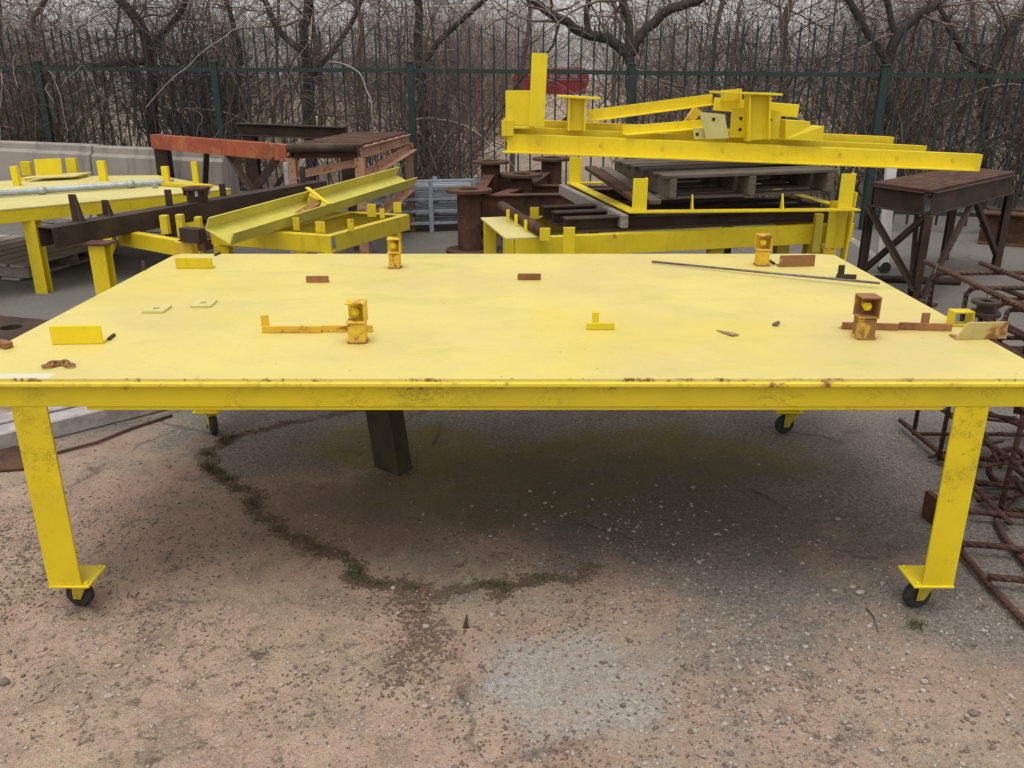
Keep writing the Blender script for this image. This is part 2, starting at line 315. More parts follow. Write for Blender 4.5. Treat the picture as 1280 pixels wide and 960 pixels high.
# ------------------------------------------------------------------ ground
def m_yard():
    n = NT('worn_asphalt_with_dirt'); x = n.xyz()
    X, Y = x[0], x[1]
    big = n.noise(1.1, 6, .6, .3); med = n.noise(4.5, 7, .65); fine = n.noise(55, 6, .75); grit = n.vor(150); grit2 = n.vor(330)
    # grey asphalt, worn so the aggregate shows
    a = n.mix(n.mp(fine, .35, .68), (.115, .102, .086), (.27, .245, .21))
    a = n.mix(n.mp(n.vor(230, out="Color"), .55, .9, 0, .55), a, (.40, .385, .36))
    a = n.mix(n.mp(n.noise(2.6, 6, .6), .42, .68, 0, .45), a, (.105, .098, .095))
    a = n.mix(n.mp(Y, 3.8, 6.5, 0, .65), a, n.mix(fine, (.115, .110, .098), (.175, .168, .152)))
    # tan and reddish dirt
    d = n.mix(n.mp(n.noise(2.1, 6, .6), .36, .64), (.43, .330, .235), (.43, .290, .225))
    d = n.mix(n.mp(med, .40, .66, 0, .7), d, (.225, .170, .130))
    d = n.mix(n.mp(fine, .45, .72, 0, .55), d, (.40, .325, .25))
    d = n.mix(n.mp(n.noise(26, 8, .8), .56, .66, 0, .55), d, (.13, .095, .072))
    d = n.mix(n.math('MULTIPLY', n.mp(n.noise(13, 9, .85, .5), .50, .60), n.mp(n.noise(1.7, 5, .6), .44, .60, .15, .95)), d, (.115, .088, .070))
    d = n.mix(n.mp(n.noise(70, 7, .85), .52, .66, 0, .75), d, (.17, .13, .10))
    d = n.mix(n.mp(n.vor(120, out='Color'), .62, .9, 0, .55), d, (.47, .39, .30))
    d = n.mix(n.mp(n.noise(32, 8, .8), .30, .42, .6, 0), d, (.50, .40, .29))
    pk = n.mp(n.noise(.8, 4, .5), .5, .66, 0, .45); d = n.mix(pk, d, (.33, .215, .175))
    # where the dirt lies: front and left, thinning out to the back right
    t = n.math('ADD', n.math('MULTIPLY', X, -.30), n.math('MULTIPLY', Y, -.52))
    t = n.math('ADD', t, n.math('MULTIPLY', n.math('SUBTRACT', big, .5), 2.4))
    t = n.math('ADD', t, n.math('MULTIPLY', n.math('SUBTRACT', med, .5), 1.2))
    dm = n.mp(t, -1.75, -1.15)
    c = n.mix(dm, a, d)
    def blob(cx, cy, rx, ry, w=.5, lo=.55, hi=1.05):
        u = n.math('POWER', n.math('DIVIDE', n.math('SUBTRACT', X, cx), rx), 2); v = n.math('POWER', n.math('DIVIDE', n.math('SUBTRACT', Y, cy), ry), 2)
        r = n.math('ADD', n.math('SQRT', n.math('ADD', u, v)), n.math('MULTIPLY', n.math('SUBTRACT', n.noise(3.2, 6, .65), .5), w*2)); return n.mp(r, lo, hi, 1, 0)
    # bare concrete patch, mossy film, darker reddish dirt, dark grey patch
    conc = n.mix(n.mp(fine, .35, .65), (.27, .26, .24), (.46, .445, .41)); conc = n.mix(n.mp(n.noise(120, 4, .8), .48, .62, 0, .6), conc, (.22, .20, .17))
    c = n.mix(n.math('MULTIPLY', blob(.14, 2.10, .36, .30, .9), n.mp(med, .35, .6, .35, .9)), c, conc)
    moss = n.mix(fine, (.12, .115, .030), (.25, .22, .08))
    for b in ((-.10, 3.5, .75, .55), (.75, 3.75, .75, .4), (-.55, 3.85, .5, .35)):
        c = n.mix(n.math('MULTIPLY', blob(*b, .9), n.mp(n.noise(6, 6, .7), .35, .6, .35, .85)), c, moss)
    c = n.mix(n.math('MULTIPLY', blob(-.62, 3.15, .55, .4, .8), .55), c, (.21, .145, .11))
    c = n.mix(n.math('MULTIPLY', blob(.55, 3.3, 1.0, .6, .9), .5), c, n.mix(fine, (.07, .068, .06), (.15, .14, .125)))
    c = n.mix(n.math('MULTIPLY', n.mp(grit, .0, .25, 1, 0), n.mp(fine, .5, .62, 0, .8)), c, (.50, .45, .39))
    # cracks
    wv = n.t.nodes.new("ShaderNodeVectorMath"); wv.operation = 'MULTIPLY_ADD'; n.L(n.noise(3, 5, out=1), wv.inputs[0]); wv.inputs[1].default_value = (.35,)*3; n.L(n.co, wv.inputs[2])
    ck = n.vor(.9, 'DISTANCE_TO_EDGE', vec=wv.outputs[0])
    c = n.mix(n.math('MULTIPLY', n.mp(ck, .0, .018, 1, 0), n.mp(n.noise(.9, 3), .5, .6, 0, .6)), c, (.07, .055, .045))
    h = n.math('ADD', n.math('MULTIPLY', fine, 1.2), n.math('ADD', n.math('MULTIPLY', n.mp(grit, 0, .5, 1, 0), .7), n.math('MULTIPLY', med, 2.5)))
    h = n.math('ADD', h, n.math('MULTIPLY', n.mp(grit2, 0, .5, 1, 0), .35))
    n.bump(h, .8, .007)
    return n.out(c, .93, 0, .25)
M['yard'] = m_yard()
def m_litter():
    n = NT('leaf_litter_floor')
    c = n.mix(n.mp(n.noise(.25, 6, .6), .35, .65), (.42, .34, .25), (.30, .24, .175))
    c = n.mix(n.mp(n.noise(9, 8, .8), .45, .7, 0, .8), c, (.16, .125, .095))
    c = n.mix(n.mp(n.vor(14, out="Color"), .6, .95, 0, .7), c, (.40, .32, .24))
    c = n.mix(n.mp(n.noise(.6, 5, .6), .55, .7, 0, .7), c, (.10, .11, .05))
    n.bump(n.noise(14, 8, .8), .8, .05); return n.out(c, .95, 0, .1)
M['litter'] = m_litter()
rng = np.random.default_rng(5)
def sheet(name, x0, x1, y0, y1, nx, ny, z, mat, amp=0, fn=None):
    xs = np.linspace(x0, x1, nx); ys = np.linspace(y0, y1, ny); XX, YY = np.meshgrid(xs, ys)
    ZZ = np.full_like(XX, z)
    if fn: ZZ = ZZ+fn(XX, YY)
    vs = np.stack([XX, YY, ZZ], -1).reshape(-1, 3)
    i = np.arange((nx-1)*(ny-1)); a = i//(nx-1)*nx+i % (nx-1)
    o = npmesh(name, vs, quads=np.stack([a, a+1, a+nx+1, a+nx], -1), mat=mat, smooth=True)
    return tag(o, kind='structure')
sheet('ground', -500, 500, -60, 900, 60, 60, -.03, M['litter'])
sheet('woodland_floor', -45, 45, 12.0, 90, 150, 120, -.012, M['litter'],
      fn=lambda X, Y: .10*np.sin(X*.7+Y*.3)*np.sin(Y*.5)*np.clip((Y-13)/4, 0, 1)+.12*np.clip((Y-13)/6, 0, 1)*(1-.0*Y))
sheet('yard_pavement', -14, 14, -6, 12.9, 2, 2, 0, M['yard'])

# ------------------------------------------------------------------ main yellow table
TX0, TX1, TY0, TY1, TZ = -1.727, 1.648, 2.42, 4.36, .85
T = thing('fabrication_table', 'large pale yellow steel work table on four caster wheels in the foreground', 'table', (TX0, TY0, 0))
mb = MB(); ch = .035
mb.plate([(TX0, TY0+.002, TZ-.014), (TX1, TY0+.002, TZ-.014), (TX1, TY1-ch, TZ-.014), (TX1-.075, TY1, TZ-.014), (TX0+.03, TY1, TZ-.014), (TX0, TY1-.05, TZ-.014)], (0, 0, .014))
mb.build('tabletop', M['top'], T, .002, seg=2)
MB().bar((TX0-.004, TY0-.001, .8325), (TX1+.004, TY0-.001, .8325), .018, .015).build('edge_lip', painted('chipped_edge_paint', (.78, .62, .05), (.72, .56, .05), .42, 9, .5, .6), T, .004, seg=2)
zb0, zb1 = .757, .8248
def beam(A, B, flip, name='side_beam', mat=None):
    return MB().prof(A, B, Cp(.045, zb1-zb0, .008, flip)).build(name, mat or M['beam'], T, .0015)
zc = (zb0+zb1)/2
beam((TX0+.004, TY0+.007, zc), (TX1-.004, TY0+.007, zc), -1)      # web faces the camera
beam((TX0+.004, TY1-.01, zc), (TX1-.08, TY1-.01, zc), 1)
beam((TX0+.01, TY0+.056, zc), (TX0+.01, TY1-.058, zc), 1)
beam((TX1-.01, TY0+.056, zc), (TX1-.01, TY1-.098, zc), -1)
for k in range(4):
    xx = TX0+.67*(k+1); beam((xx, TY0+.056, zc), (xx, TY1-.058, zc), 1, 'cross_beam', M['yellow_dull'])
MB().bar((TX0+.43, TY0+.035, zb0-.0065), (TX1-.33, TY0+.035, zb0-.0065), .05, .011).build('stiffener_strip', M['yellow'], T, .0015)
LH = .117
def leg(x0, x1, y0, sx, sy):
    """angle-iron leg with foot plate; sx is the side of the outer flange"""
    m = MB(); w = x1-x0
    xa = x0 if sx < 0 else x1
    pts = Lp(w, .10, .009, 1 if sx < 0 else -1, 1)
    A = V((xa, y0, LH+.008)); B = V((xa, y0, zb0-.001)); n = len(pts)
    vs = [(A.x+p[0], A.y+p[1]*sy, A.z) for p in pts]+[(B.x+p[0], B.y+p[1]*sy, B.z) for p in pts]
    m.add(vs, [(i, (i+1) % n, n+(i+1) % n, n+i) for i in range(n)]+[tuple(range(n)), tuple(range(n, 2*n))])
    lg = m.build('leg', M['leg'], T, .0015)
    cx = (x0+x1)/2+(.014 if sx < 0 else -.014)
    fp = MB(); fp.plate([(cx-.066, y0-.006*sy, LH), (cx+.066, y0-.006*sy, LH), (cx+.066, y0+.125*sy, LH), (cx-.066, y0+.125*sy, LH)], (0, 0, .008))
    for dx, dy in ((-.05, .012), (.05, .012), (-.05, .11), (.05, .11)):
        fp.tube([(cx+dx, y0+dy*sy, LH+.008), (cx+dx, y0+dy*sy, LH+.015)], .008, 6)
    fp.build('foot_plate', M['yellow_clean'], lg, .0015)
    return cx, y0+.06*sy
def caster(cx, cy, ang):
    d = V((math.cos(ang), math.sin(ang), 0)); s = V((-math.sin(ang), math.cos(ang), 0)); c = V((cx, cy, 0)); r = .047; c = c+V((.012, .012 if cy < 3.2 else -.02, 0))
    wc = c+d*.026+V((0, 0, r))
    m = MB(); m.tube([c+V((0, 0, .108)), c+V((0, 0, LH-.0005))], .034, 16)
    m.tube([c+V((0, 0, .100)), c+V((0, 0, .109))], .026, 16)
    for k in (-1, 1):
        a = c+s*.019*k
        m.plate([a-d*.026+V((0, 0, .103)), a+d*.036+V((0, 0, .103)), wc+s*.019*k+d*.014-V((0, 0, .012)), wc+s*.019*k-d*.014-V((0, 0, .012))], s*.004*k)
    m.plate([c-s*.023-d*.026+V((0, 0, .0985)), c+s*.023-d*.026+V((0, 0, .0985)), c+s*.023+d*.034+V((0, 0, .0985)), c-s*.023+d*.034+V((0, 0, .0985))], (0, 0, .004))
    m.tube([wc-s*.028, wc+s*.028], .007, 8)
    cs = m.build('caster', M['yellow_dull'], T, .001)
    prof_ = [(-.0155, .022), (-.0155, .042), (-.010, .047), (.010, .047), (.0155, .042), (.0155, .022)]
    w = MB(); nn = 28; vs = []; fs = []
    for k in range(nn):
        a = 2*math.pi*k/nn; e = d*math.cos(a)+V((0, 0, math.sin(a))); vs += [wc+s*p+e*q for p, q in prof_]
    for k in range(nn):
        for j in range(5): fs.append((k*6+j, k*6+j+1, ((k+1) % nn)*6+j+1, ((k+1) % nn)*6+j))
    w.add(vs, fs); w.tube([wc-s*.012, wc+s*.012], .023, 20)
    w.build('wheel', M['rubber'], cs, 0); MB().tube([wc-s*.030, wc-s*.027], .012, 6).build('axle_nut', M['rust'], cs)
caster(*leg(-1.528, -1.419, TY0+.008, -1, 1), R(170))
caster(*leg(1.353, 1.456, TY0+.008, 1, 1), R(190))
caster(*leg(-1.60, -1.50, 4.10, -1, -1), R(-60))
caster(*leg(1.36, 1.46, 4.10, 1, -1), R(190))
# centre leg of dull angle steel
A0 = G(499, 596); off = V((-.085, .03, 0)); m = MB()
l1, l2, t = V((-.125, .10, 0)), V((.05, .09, 0)), .0
e1, e2 = l1.normalized(), l2.normalized()
pl = [A0, A0+l2, A0+l2+e1*.009, A0+e1*.009+e2*.009, A0+l1+e2*.009, A0+l1]
tp = [p+off+V((0, 0, zb0-.002)) for p in pl]; n = 6
m.add([p+V((0, 0, .001)) for p in pl]+tp, [(i, (i+1) % n, n+(i+1) % n, n+i) for i in range(n)]+[tuple(range(n)), tuple(range(n, 2*n))])
m.build('centre_leg', m_simple('olive_drab_steel', (.060, .052, .024), (.035, .030, .018), 9, .7), T, .001)

# welded bolt stops
def bolt_stop(p, w, h, mt):
    x, y = p.x, p.y
    m = MB(); m.box((x, y+w/2, TZ+h*.24), (w*.9, w*.9, h*.48))
    t_ = .006; z0, z1 = TZ+h*.50, TZ+h; W2 = w*1.06
    m.box((x, y+w*.95, (z0+z1)/2), (W2, t_, z1-z0))
    m.box((x, y+w*.48, z0+t_/2), (W2, w, t_)); m.box((x, y+w*.48, z1-t_/2), (W2, w, t_))
    m.box((x+W2/2-t_/2, y+w*.48, (z0+z1)/2), (t_-.001, w-.002, z1-z0-2*t_))
    o = m.build('bolt_stop', mt, T, .001)
    wb = MB(); rw = random.Random(int(x*999)); hw = w*.45
    for (p_, q_) in (((x-hw, y+w*.05-.001), (x+hw, y+w*.05-.001)), ((x+hw, y+w*.05), (x+hw, y+w*.95)), ((x-hw, y+w*.05), (x-hw, y+w*.95))):
        wb.tube([V((p_[0]+(q_[0]-p_[0])*k/8, p_[1]+(q_[1]-p_[1])*k/8, TZ+.002)) for k in range(9)], [.0035+rw.uniform(0, .003) for k in range(9)], 6)
    wb.build('weld_bead', M['rust_yellow'], o, 0, True)
    b = MB(); c = V((x-.003, y, (z0+z1)/2)); b.tube([c+V((0, .01, 0)), c+V((0, w*.95, 0))], .008, 10); b.tube([c+V((0, .018, 0)), c+V((0, .03, 0))], .0155, 6)
    b.build('bolt', M['yellow_clean'], o, .001)
    return o
bolt_stop(G(446, 430, TZ), .062, .142, M['yellow_rust'])
bolt_stop(G(493, 336, TZ), .058, .142, M['yellow_rust'])
bolt_stop(G(954, 333, TZ), .062, .148, M['yellow_rust'])
bolt_stop(G(1083, 425, TZ), .064, .150, M['rust_yellow'])
def clip(p0, p1, h, name, mt, tabs=(), label=None):
    A, B = G(*p0, TZ), G(*p1, TZ); A.z = B.z = TZ+h/2+.001; m = MB().bar(A, B, .010, h)
    m.bar(A+V((0, .006, -h/2+.003)), B+V((0, .006, -h/2+.003)), .012, .006)
    for f, w, hh in tabs:
        c = A.lerp(B, f); m.box((c.x, c.y+.009, TZ+hh/2), (w, .008, hh))
    o = m.build(name, mt, T, .001)
    if label: o['label'] = label
    return o
clip((383, 353), (411, 353), .028, 'stop_strip', M['rust_orange'], label='short rusty strip')
clip((647, 350), (676, 350), .028, 'stop_strip', M['rust_orange'], label='short rusty strip')
clip((733, 412), (768, 412), .024, 'stop_strip', M['yellow'], ((.32, .024, .062),), 'yellow strip with an upright tab')
clip((1045, 348), (1070, 349), .020, 'stop_strip', M['rust_dark'], ((.25, .028, .06),), 'dark rusty strip with an upright tab')
clip((328, 416), (402, 416), .024, 'stop_bar', M['yellow_rust'], ((.05, .027, .062),), 'rust edged yellow bar with a rusty tab')
clip((403, 415), (466, 415), .024, 'stop_bar', M['yellow_rust'])
clip((1052, 411), (1122, 413), .024, 'stop_bar', M['rust_orange'], (), 'rusty bar')
clip((1123, 412), (1189, 414), .026, 'stop_bar', M['rust_orange'], ((.5, .028, .062),), 'rusty bar with an upright tab')
# pegs along the edge
MB().tube([G(180, 338, TZ)+V((.0, 0, 0)), G(180, 338, TZ)+V((0, 0, .045))], .008, 8).build('peg', M['rust'], T)
MB().bar(G(-2, 432, TZ)+V((0, 0, .012)), G(12, 436, TZ)+V((0, 0, .012)), .03, .02).build('peg', M['rust_orange'], T, .002)

# loose things lying on the table
def angle_piece(p0, p1, h, label, mt, w=.04):
    A, B = G(*p0, TZ), G(*p1, TZ); t_ = thing('angle_iron', label, 'angle iron', tuple(A))
    MB().prof(A+V((0, 0, .001)), B+V((0, 0, .001)), Lp(w, h, .007, -1, 1)).build('angle_section', mt, t_, .001)
    return t_
angle_piece((65, 431), (129, 430), .064, 'clean bright yellow angle iron lying near the left front corner of the table', M['yellow_clean'])
angle_piece((220, 336), (266, 336), .050, 'yellow angle iron with rust specks on the back left corner of the table', M['yellow'])
angle_piece((974, 334), (1018, 333), .055, 'rusty brown angle iron on the table by the back right bolt stop', M['rust_yellow'])
for (p0, p1) in (((136, 426), (143, 420)), ((269, 320), (275, 317)), ((968, 331), (962, 327))):
    o = MB().bar(G(*p0, TZ)+V((0, 0, .005)), G(*p1, TZ)+V((0, 0, .005)), .010, .009).build('weld_scrap', M['rust_dark'])
    tag(o, {136: 'dark scrap of weld beside the clean yellow angle iron', 269: 'dark scrap of weld at the back left of the table', 968: 'dark scrap of weld beside the rusty angle iron'}[p0[0]], 'metal scrap')
def washer(pts, hole, label):
    P = [G(x, y, TZ) for x, y in pts]; c = sum(P, V())/4; n = 20; m = MB(); t_ = .009
    # square plate with a round hole, ring of quads
    def sq(a):
        k = a/(2*math.pi)*4; i = int(k) % 4; return P[i].lerp(P[(i+1) % 4], k-int(k))
    a0 = math.atan2(P[0].y-c.y, P[0].x-c.x)
    vs = []; N_ = 24
    sgn = 1 if (P[1]-P[0]).cross(P[2]-P[1]).z > 0 else -1
    for z in (TZ+.0005, TZ+t_):
        for k in range(N_): q = sq(2*math.pi*k/N_); vs.append((q.x, q.y, z))
        for k in range(N_): q = sq(2*math.pi*k/N_); d = V((q.x-c.x, q.y-c.y, 0)).normalized(); vs.append((c.x+d.x*hole, c.y+d.y*hole, z))
    fs = []
    for k in range(N_):
        j = (k+1) % N_
        fs += [(k, j, N_+j, N_+k), (2*N_+k, 2*N_+j, 3*N_+j, 3*N_+k), (k, j, 2*N_+j, 2*N_+k), (N_+k, N_+j, 3*N_+j, 3*N_+k)]
    o = m.add(vs, fs).build('washer_plate', M['top'] if 0 else M['plate'])
    return tag(o, label, 'washer plate')
M['plate'] = painted('pale_yellow_plate_paint', (.60, .54, .21), (.55, .48, .17), .15, 6, .5, .4)
washer([(178, 392), (204, 392), (215, 384), (186, 384)], .014, 'square pale yellow plate with a small hole, left one of two on the table')
washer([(238, 385), (263, 385), (272, 377), (246, 377)], .014, 'square pale yellow plate with a small hole, right one of two on the table')
A, B = G(815, 327, TZ+.009), G(1100, 354, TZ+.024)
tag(MB().tube([A, A.lerp(B, .5)+V((0, 0, -.001)), B], .0055, 8).build('steel_rod', M['steel'], None, 0, True), 'long thin grey steel rod lying across the back right of the table', 'rod')
# short chain
ct = thing('chain', 'short rusty yellow length of chain on the front left corner of the table', 'chain', tuple(G(73, 455, TZ)))
cpts = [(60, 457), (67, 454.5), (74, 453), (81, 453.5), (87, 456)]
for i, p in enumerate(cpts):
    c = G(*p, TZ+.008 + (.002 if i % 2 else 0)); a = R(20 if i < 2 else -15); m = MB(); pts = []
    for k in range(17):
        th = 2*math.pi*k/16; q = V((.016*math.cos(th), .010*math.sin(th), 0))
        if i % 2: q = V((q.x, q.y*.5, q.y*.6))
        pts.append(c+V((q.x*math.cos(a)-q.y*math.sin(a), q.x*math.sin(a)+q.y*math.cos(a), q.z)))
    m.tube(pts, .0042, 8).build('chain_link', M['rust_yellow'], ct, 0, True)
# box section and overhanging plate at right
p = G(1192, 409, TZ)
o = thing('box_section', 'small stub of yellow square tube at the right edge of the table', 'metal stub', (p.x, p.y, TZ))
m = MB(); cx, cy, cz = p.x+.035, p.y+.03, TZ+.028
for a, b in (((.0, 0, .024), (.075, .05, .006)), ((0, 0, -.024), (.075, .05, .006)), ((-.0345, 0, 0), (.006, .05, .042)), ((.0345, 0, 0), (.006, .05, .042))):
    m.box((cx+a[0], cy+a[1], cz+a[2]), b)
m.build('tube_wall', M['yellow'], o, .001)
A, B = G(1194, 425, TZ), G(1258, 424, TZ)
o = thing('angle_iron', 'rust stained pale angle iron hanging over the right edge of the table', 'angle iron', tuple(A))
m = MB(); m.plate([A+V((0, 0, .001)), B+V((0, 0, .001)), B+V((-.004, 0, .062)), A+V((.035, 0, .062))], (0, .007, 0))
m.plate([A+V((.002, .008, .001)), B+V((0, .008, .001)), B+V((0, .05, .001)), A+V((.002, .05, .001))], (0, 0, .006))
m.build('angle_section', painted('rust_stained_cream_paint', (.50, .43, .16), (.36, .28, .12), .66, 7, .6, .5), o, .001)
o = MB().tube([G(968, 406, TZ+.006), G(973, 403, TZ+.007)], [.009, .007], 7).build('pebble', M['stone_d'], None, 0, True)
tag(o, 'small dark pebble lying on the right half of the tabletop', 'pebble')
o = MB().plate([G(895, 413, TZ+.003), G(905, 415, TZ+.003), G(924, 419, TZ+.003), G(915, 420, TZ+.003)], (0, 0, .003)).build('leaf_scrap', M['straw'])
tag(o, 'curled dry leaf scrap on the tabletop left of the pebble', 'leaf')

# ------------------------------------------------------------------ back left: yellow table with pipe
z = .72
def qbeam(A, B, pf, name, mt, parent, bev=.0015, up=(0, 0, 1)):
    return MB().prof(A, B, pf, up).build(name, mt, parent, bev)
F0 = G(-110, 272, z); F1 = G(208, 243, z); dv = (F1-F0).normalized(); nv = V((-dv.y, dv.x, 0)); 
t2 = thing('yellow_table', 'yellow steel table standing by the concrete barrier with a grey pipe on it', 'table', (F0.x, F0.y, 0))
D2 = 2.2; E1 = F0.lerp(F1, 1.32)
MB().plate([F0-V((0, 0, .012)), E1-V((0, 0, .012)), E1+nv*D2*.75-V((0, 0, .012)), E1-dv*.7+nv*D2-V((0, 0, .012)), F0+nv*D2-V((0, 0, .012))], (0, 0, .012)).build('tabletop', M['top2'] if 'top2' in M else M['plate'], t2, .001)
dn = V((0, 0, -.012-.051))
qbeam(F0+dn+nv*.004, E1+dn+nv*.004, Cp(.05, .10, .008, -1), 'side_beam', M['yellow'], t2)
qbeam(E1+dn-dv*.004+nv*.06, E1+dn-dv*.004+nv*D2*.75, Cp(.05, .10, .008, -1), 'side_beam', M['yellow'], t2)
qbeam(F0+dn+nv*D2, E1-dv*.7+dn+nv*D2, Cp(.05, .10, .008, 1), 'side_beam', M['yellow'], t2)
lp_ = G(51, 363); lf = V((lp_.x, lp_.y, 0))
def post(mp_, p, z0, z1, w, d_, mt, parent, name='leg', prof=None):
    return MB().prof(V((p.x, p.y, z0)), V((p.x, p.y, z1)), prof or [(-w/2, -d_/2), (w/2, -d_/2), (w/2, d_/2), (-w/2, d_/2)], (0, 1, 0)).build(name, mt, parent, .0015)
s_ = ((lp_-F0).dot(dv)); fa = F0+dv*s_+nv*.06
for q in (fa, F0+dv*(s_+1.35)+nv*.06, fa+nv*(D2-.3), F0+dv*(s_+1.2)+nv*(D2-.3)):
    post(0, q, 0, z-.115, .10, .08, M['yellow'], t2, 'leg', Ip(.10, .10, .012))
def upright(px, y0, y1, w, Yadd, name, label=None, par=None, mt='yellow_clean', zz=z, th=.05, shear=0):
    b = G(px, y1, zz); tpt = at(px, y0, b.y)
    m = MB().bar(V((b.x, b.y, zz)), V((b.x+shear, b.y, tpt.z)), w, th, (0, 1, 0))
    o = m.build(name, M[mt], par, .0015)
    if label: o['label'] = label
    return o
def pw(px, py, zz, n): p = G(px, py, zz); return n/ FPX*(p.y*math.cos(PITCH)+(CAMZ-zz)*math.sin(PITCH))
for (px, y0, y1, n_) in ((22, 208, 232, 8), (35, 202, 219, 12), (92, 198, 219, 12), (130, 201, 226, 9), (209, 208, 232, 8), (246, 202, 229, 7)):
    upright(px, y0, y1, pw(px, y1, z, n_), 0, 'upright_stub', None, t2)
# raised plate and tray at the back of this table
a = G(45, 221, z+.03); b = G(78, 219, z+.03)
MB().plate([a, b, b+V((0, .02, .17)), a+V((0, .02, .17))], (0, .012, 0)).build('back_plate', M['yellow_clean'], t2, .0015)
a = G(30, 224, z+.03); b = G(95, 221, z+.03)
MB().plate([a, b, b+V((0, .35, 0)), a+V((0, .35, 0))], (0, 0, .012)).build('raised_shelf', M['plate'], t2, .0015)
for (px, y0, py) in ((28, 0, 226), (96, 0, 223)):
    c = G(px, py, z); MB().box((c.x, c.y+.1, z+.014), (.05, .2, .027)).build('shelf_spacer', M['yellow'], t2)
a = G(200, 229, z+.02); b = G(262, 233, z+.02); MB().bar(a, b, .10, .03).build('edge_bar', M['yellow'], t2, .0015)
P0, P1 = G(-60, 246, z+.035), G(212, 227, z+.035); P2 = G(262, 221, z+.05)
o = thing('grey_pipe', 'long grey galvanised pipe lying across the left yellow table', 'pipe', (P0.x, P0.y, z))
MB().tube([P0, P1, P1.lerp(P0, -.02)], .027, 14).build('pipe_body', M['galv'], o, 0, True)
for f in (.38, .8):
    c = P0.lerp(P1, f); d = (P1-P0).normalized(); MB().tube([c-d*.03, c+d*.03], .034, 14).build('coupling', M['galv'], o, 0, True)
for (px, py, lab) in ((56, 241, 'grey bolt head on the left yellow table in front of the pipe, leftmost'), (115, 237, 'grey bolt head on the left yellow table in front of the pipe, middle'), (194, 235, 'grey nut and bolt on the left yellow table beside the rusty beam')):
    c = G(px, py, z+.001); m = MB().tube([c, c+V((0, 0, .02))], .028, 6)
    m.tube([c+V((0, 0, .02)), c+V((.0, 0, .032))], .014, 8); tag(m.build('loose_bolt', M['galv'], None, .002), lab, 'bolt')

# ------------------------------------------------------------------ rusty channel beam on yellow frame (left)
zr = .84
A, B = G(64, 285, zr), G(408, 226, zr); dr = (B-A).normalized()
rb = thing('rusty_beam', 'dark rusty channel beam lying aslant over the left yellow frames', 'beam', (A.x, A.y, zr-.1))
sid = dr.cross(V((0, 0, 1)))
m = MB(); hh = .125
m.prof(A+V((0, 0, -hh/2)), B+V((0, 0, -hh/2)), [(.0, -hh/2), (.006, -hh/2), (.006, hh/2-.006), (.0, hh/2-.006)]).prof(A+V((0, 0, -.003)), B+V((0, 0, -.003)), [(-.125, -.003), (.006, -.003), (.006, .003), (-.125, .003)])
m.prof(A+V((0, 0, -hh/2)), B+V((0, 0, -hh/2)), [(-.125, -hh/2), (-.119, -hh/2), (-.119, hh/2-.006), (-.125, hh/2-.006)])
m.build('channel', M['rust_dark'], rb, .001)
def fin(px, py, top, w, lean, mt='rust_dark', nm='fin'):
    b = G(px, py, zr); tpt = at(px+lean, top, b.y); m = MB()
    m.plate([b+V((-w, 0, 0)), b+V((w, 0, 0)), tpt+V((w*.45, 0, 0)), tpt+V((-w*.7, 0, 0))], (0, .012, 0))
    m.plate([b+V((w, .0, 0)), b+V((w, -.05, 0)), tpt+V((w*.45, 0, -.03))], (-.008, 0, 0))
    m.build(nm, M[mt], rb, .001)
fin(98, 276, 243, .04, -8); fin(135, 269, 250, .035, -4)
for px, py, tp_ in ((212, 257, 237), (279, 245, 230), (379, 228, 208)):
    b = G(px, py, zr); tpt = at(px, tp_, b.y); MB().bar(b, V((b.x, b.y, tpt.z)), .045, .02, (0, 1, 0)).build('fin', M['rust_dark'], rb, .001)
m = MB()  # round flanged hub standing on the beam
c = G(246, 252, zr)+V((0, .02, 0))
hb = thing('flanged_hub', 'round rusty flanged hub sitting on the dark beam', 'hub', tuple(c))
MB().tube([c+V((0, 0, .001)), c+V((0, 0, .085))], .075, 24).build('barrel', M['rust_dark'], hb, .001)
MB().ring(c+V((0, 0, .086)), c+V((0, 0, .104)), .10, .03).build('flange', M['rust'], hb, .001)
for k in range(8):
    a_ = k*math.pi/4+.3; q = c+V((math.cos(a_), math.sin(a_), 0))*.084; MB().tube([q+V((0, 0, .045)), q+V((0, 0, .0855))], .012, 6).build('bolt', M['stone_w'] if k % 3 == 0 else M['rust'], hb)

# yellow frame that carries the rusty beam
zf = .72
q0 = G(124, 305, zf); fr = thing('yellow_support_frame', 'yellow steel frame with a rusty capped leg carrying the dark beam', 'frame', (q0.x, q0.y, 0))
post(0, q0, 0, zf, .10, .09, M['yellow'], fr, 'leg', Ip(.10, .10, .014))
MB().box((q0.x, q0.y, zf+.006), (.16, .14, .012)).build('cap_plate', M['rust'], fr, .001)
a, b = G(146, 288, zf), G(232, 303, zf)
qbeam(a-V((0, 0, .05)), b-V((0, 0, .05)), Cp(.06, .10, .008, -1), 'cross_beam', M['yellow'], fr)
qbeam(q0+V((.04, .05, -.05)), a-V((.01, 0, .05)), Cp(.05, .09, .008, -1), 'cross_beam', M['yellow_dull'], fr)
post(0, b+V((-.02, .05, 0)), 0, zf-.0, .11, .10, M['yellow_rust'], fr, 'leg')
for px, y0, y1, n_ in ((208, 269, 286, 9), (228, 268, 290, 8), (250, 271, 288, 7)):
    upright(px, y0, y1+6, pw(px, y1, zf, n_), 0, 'upright_stub', None, fr, 'yellow', zf)
o = MB().box((b.x+.06, b.y-.02, zf+.05), (.16, .07, .09), R(-25)).build('rusty_block', M['rust_dark'], None, .002)
tag(o, 'dark rusty steel block resting on the corner of the yellow support frame', 'steel block')
o = MB().bar(G(200, 303, .45), G(262, 306, .45), .12, .08).build('rust_ledge', M['rust'], fr, .002)

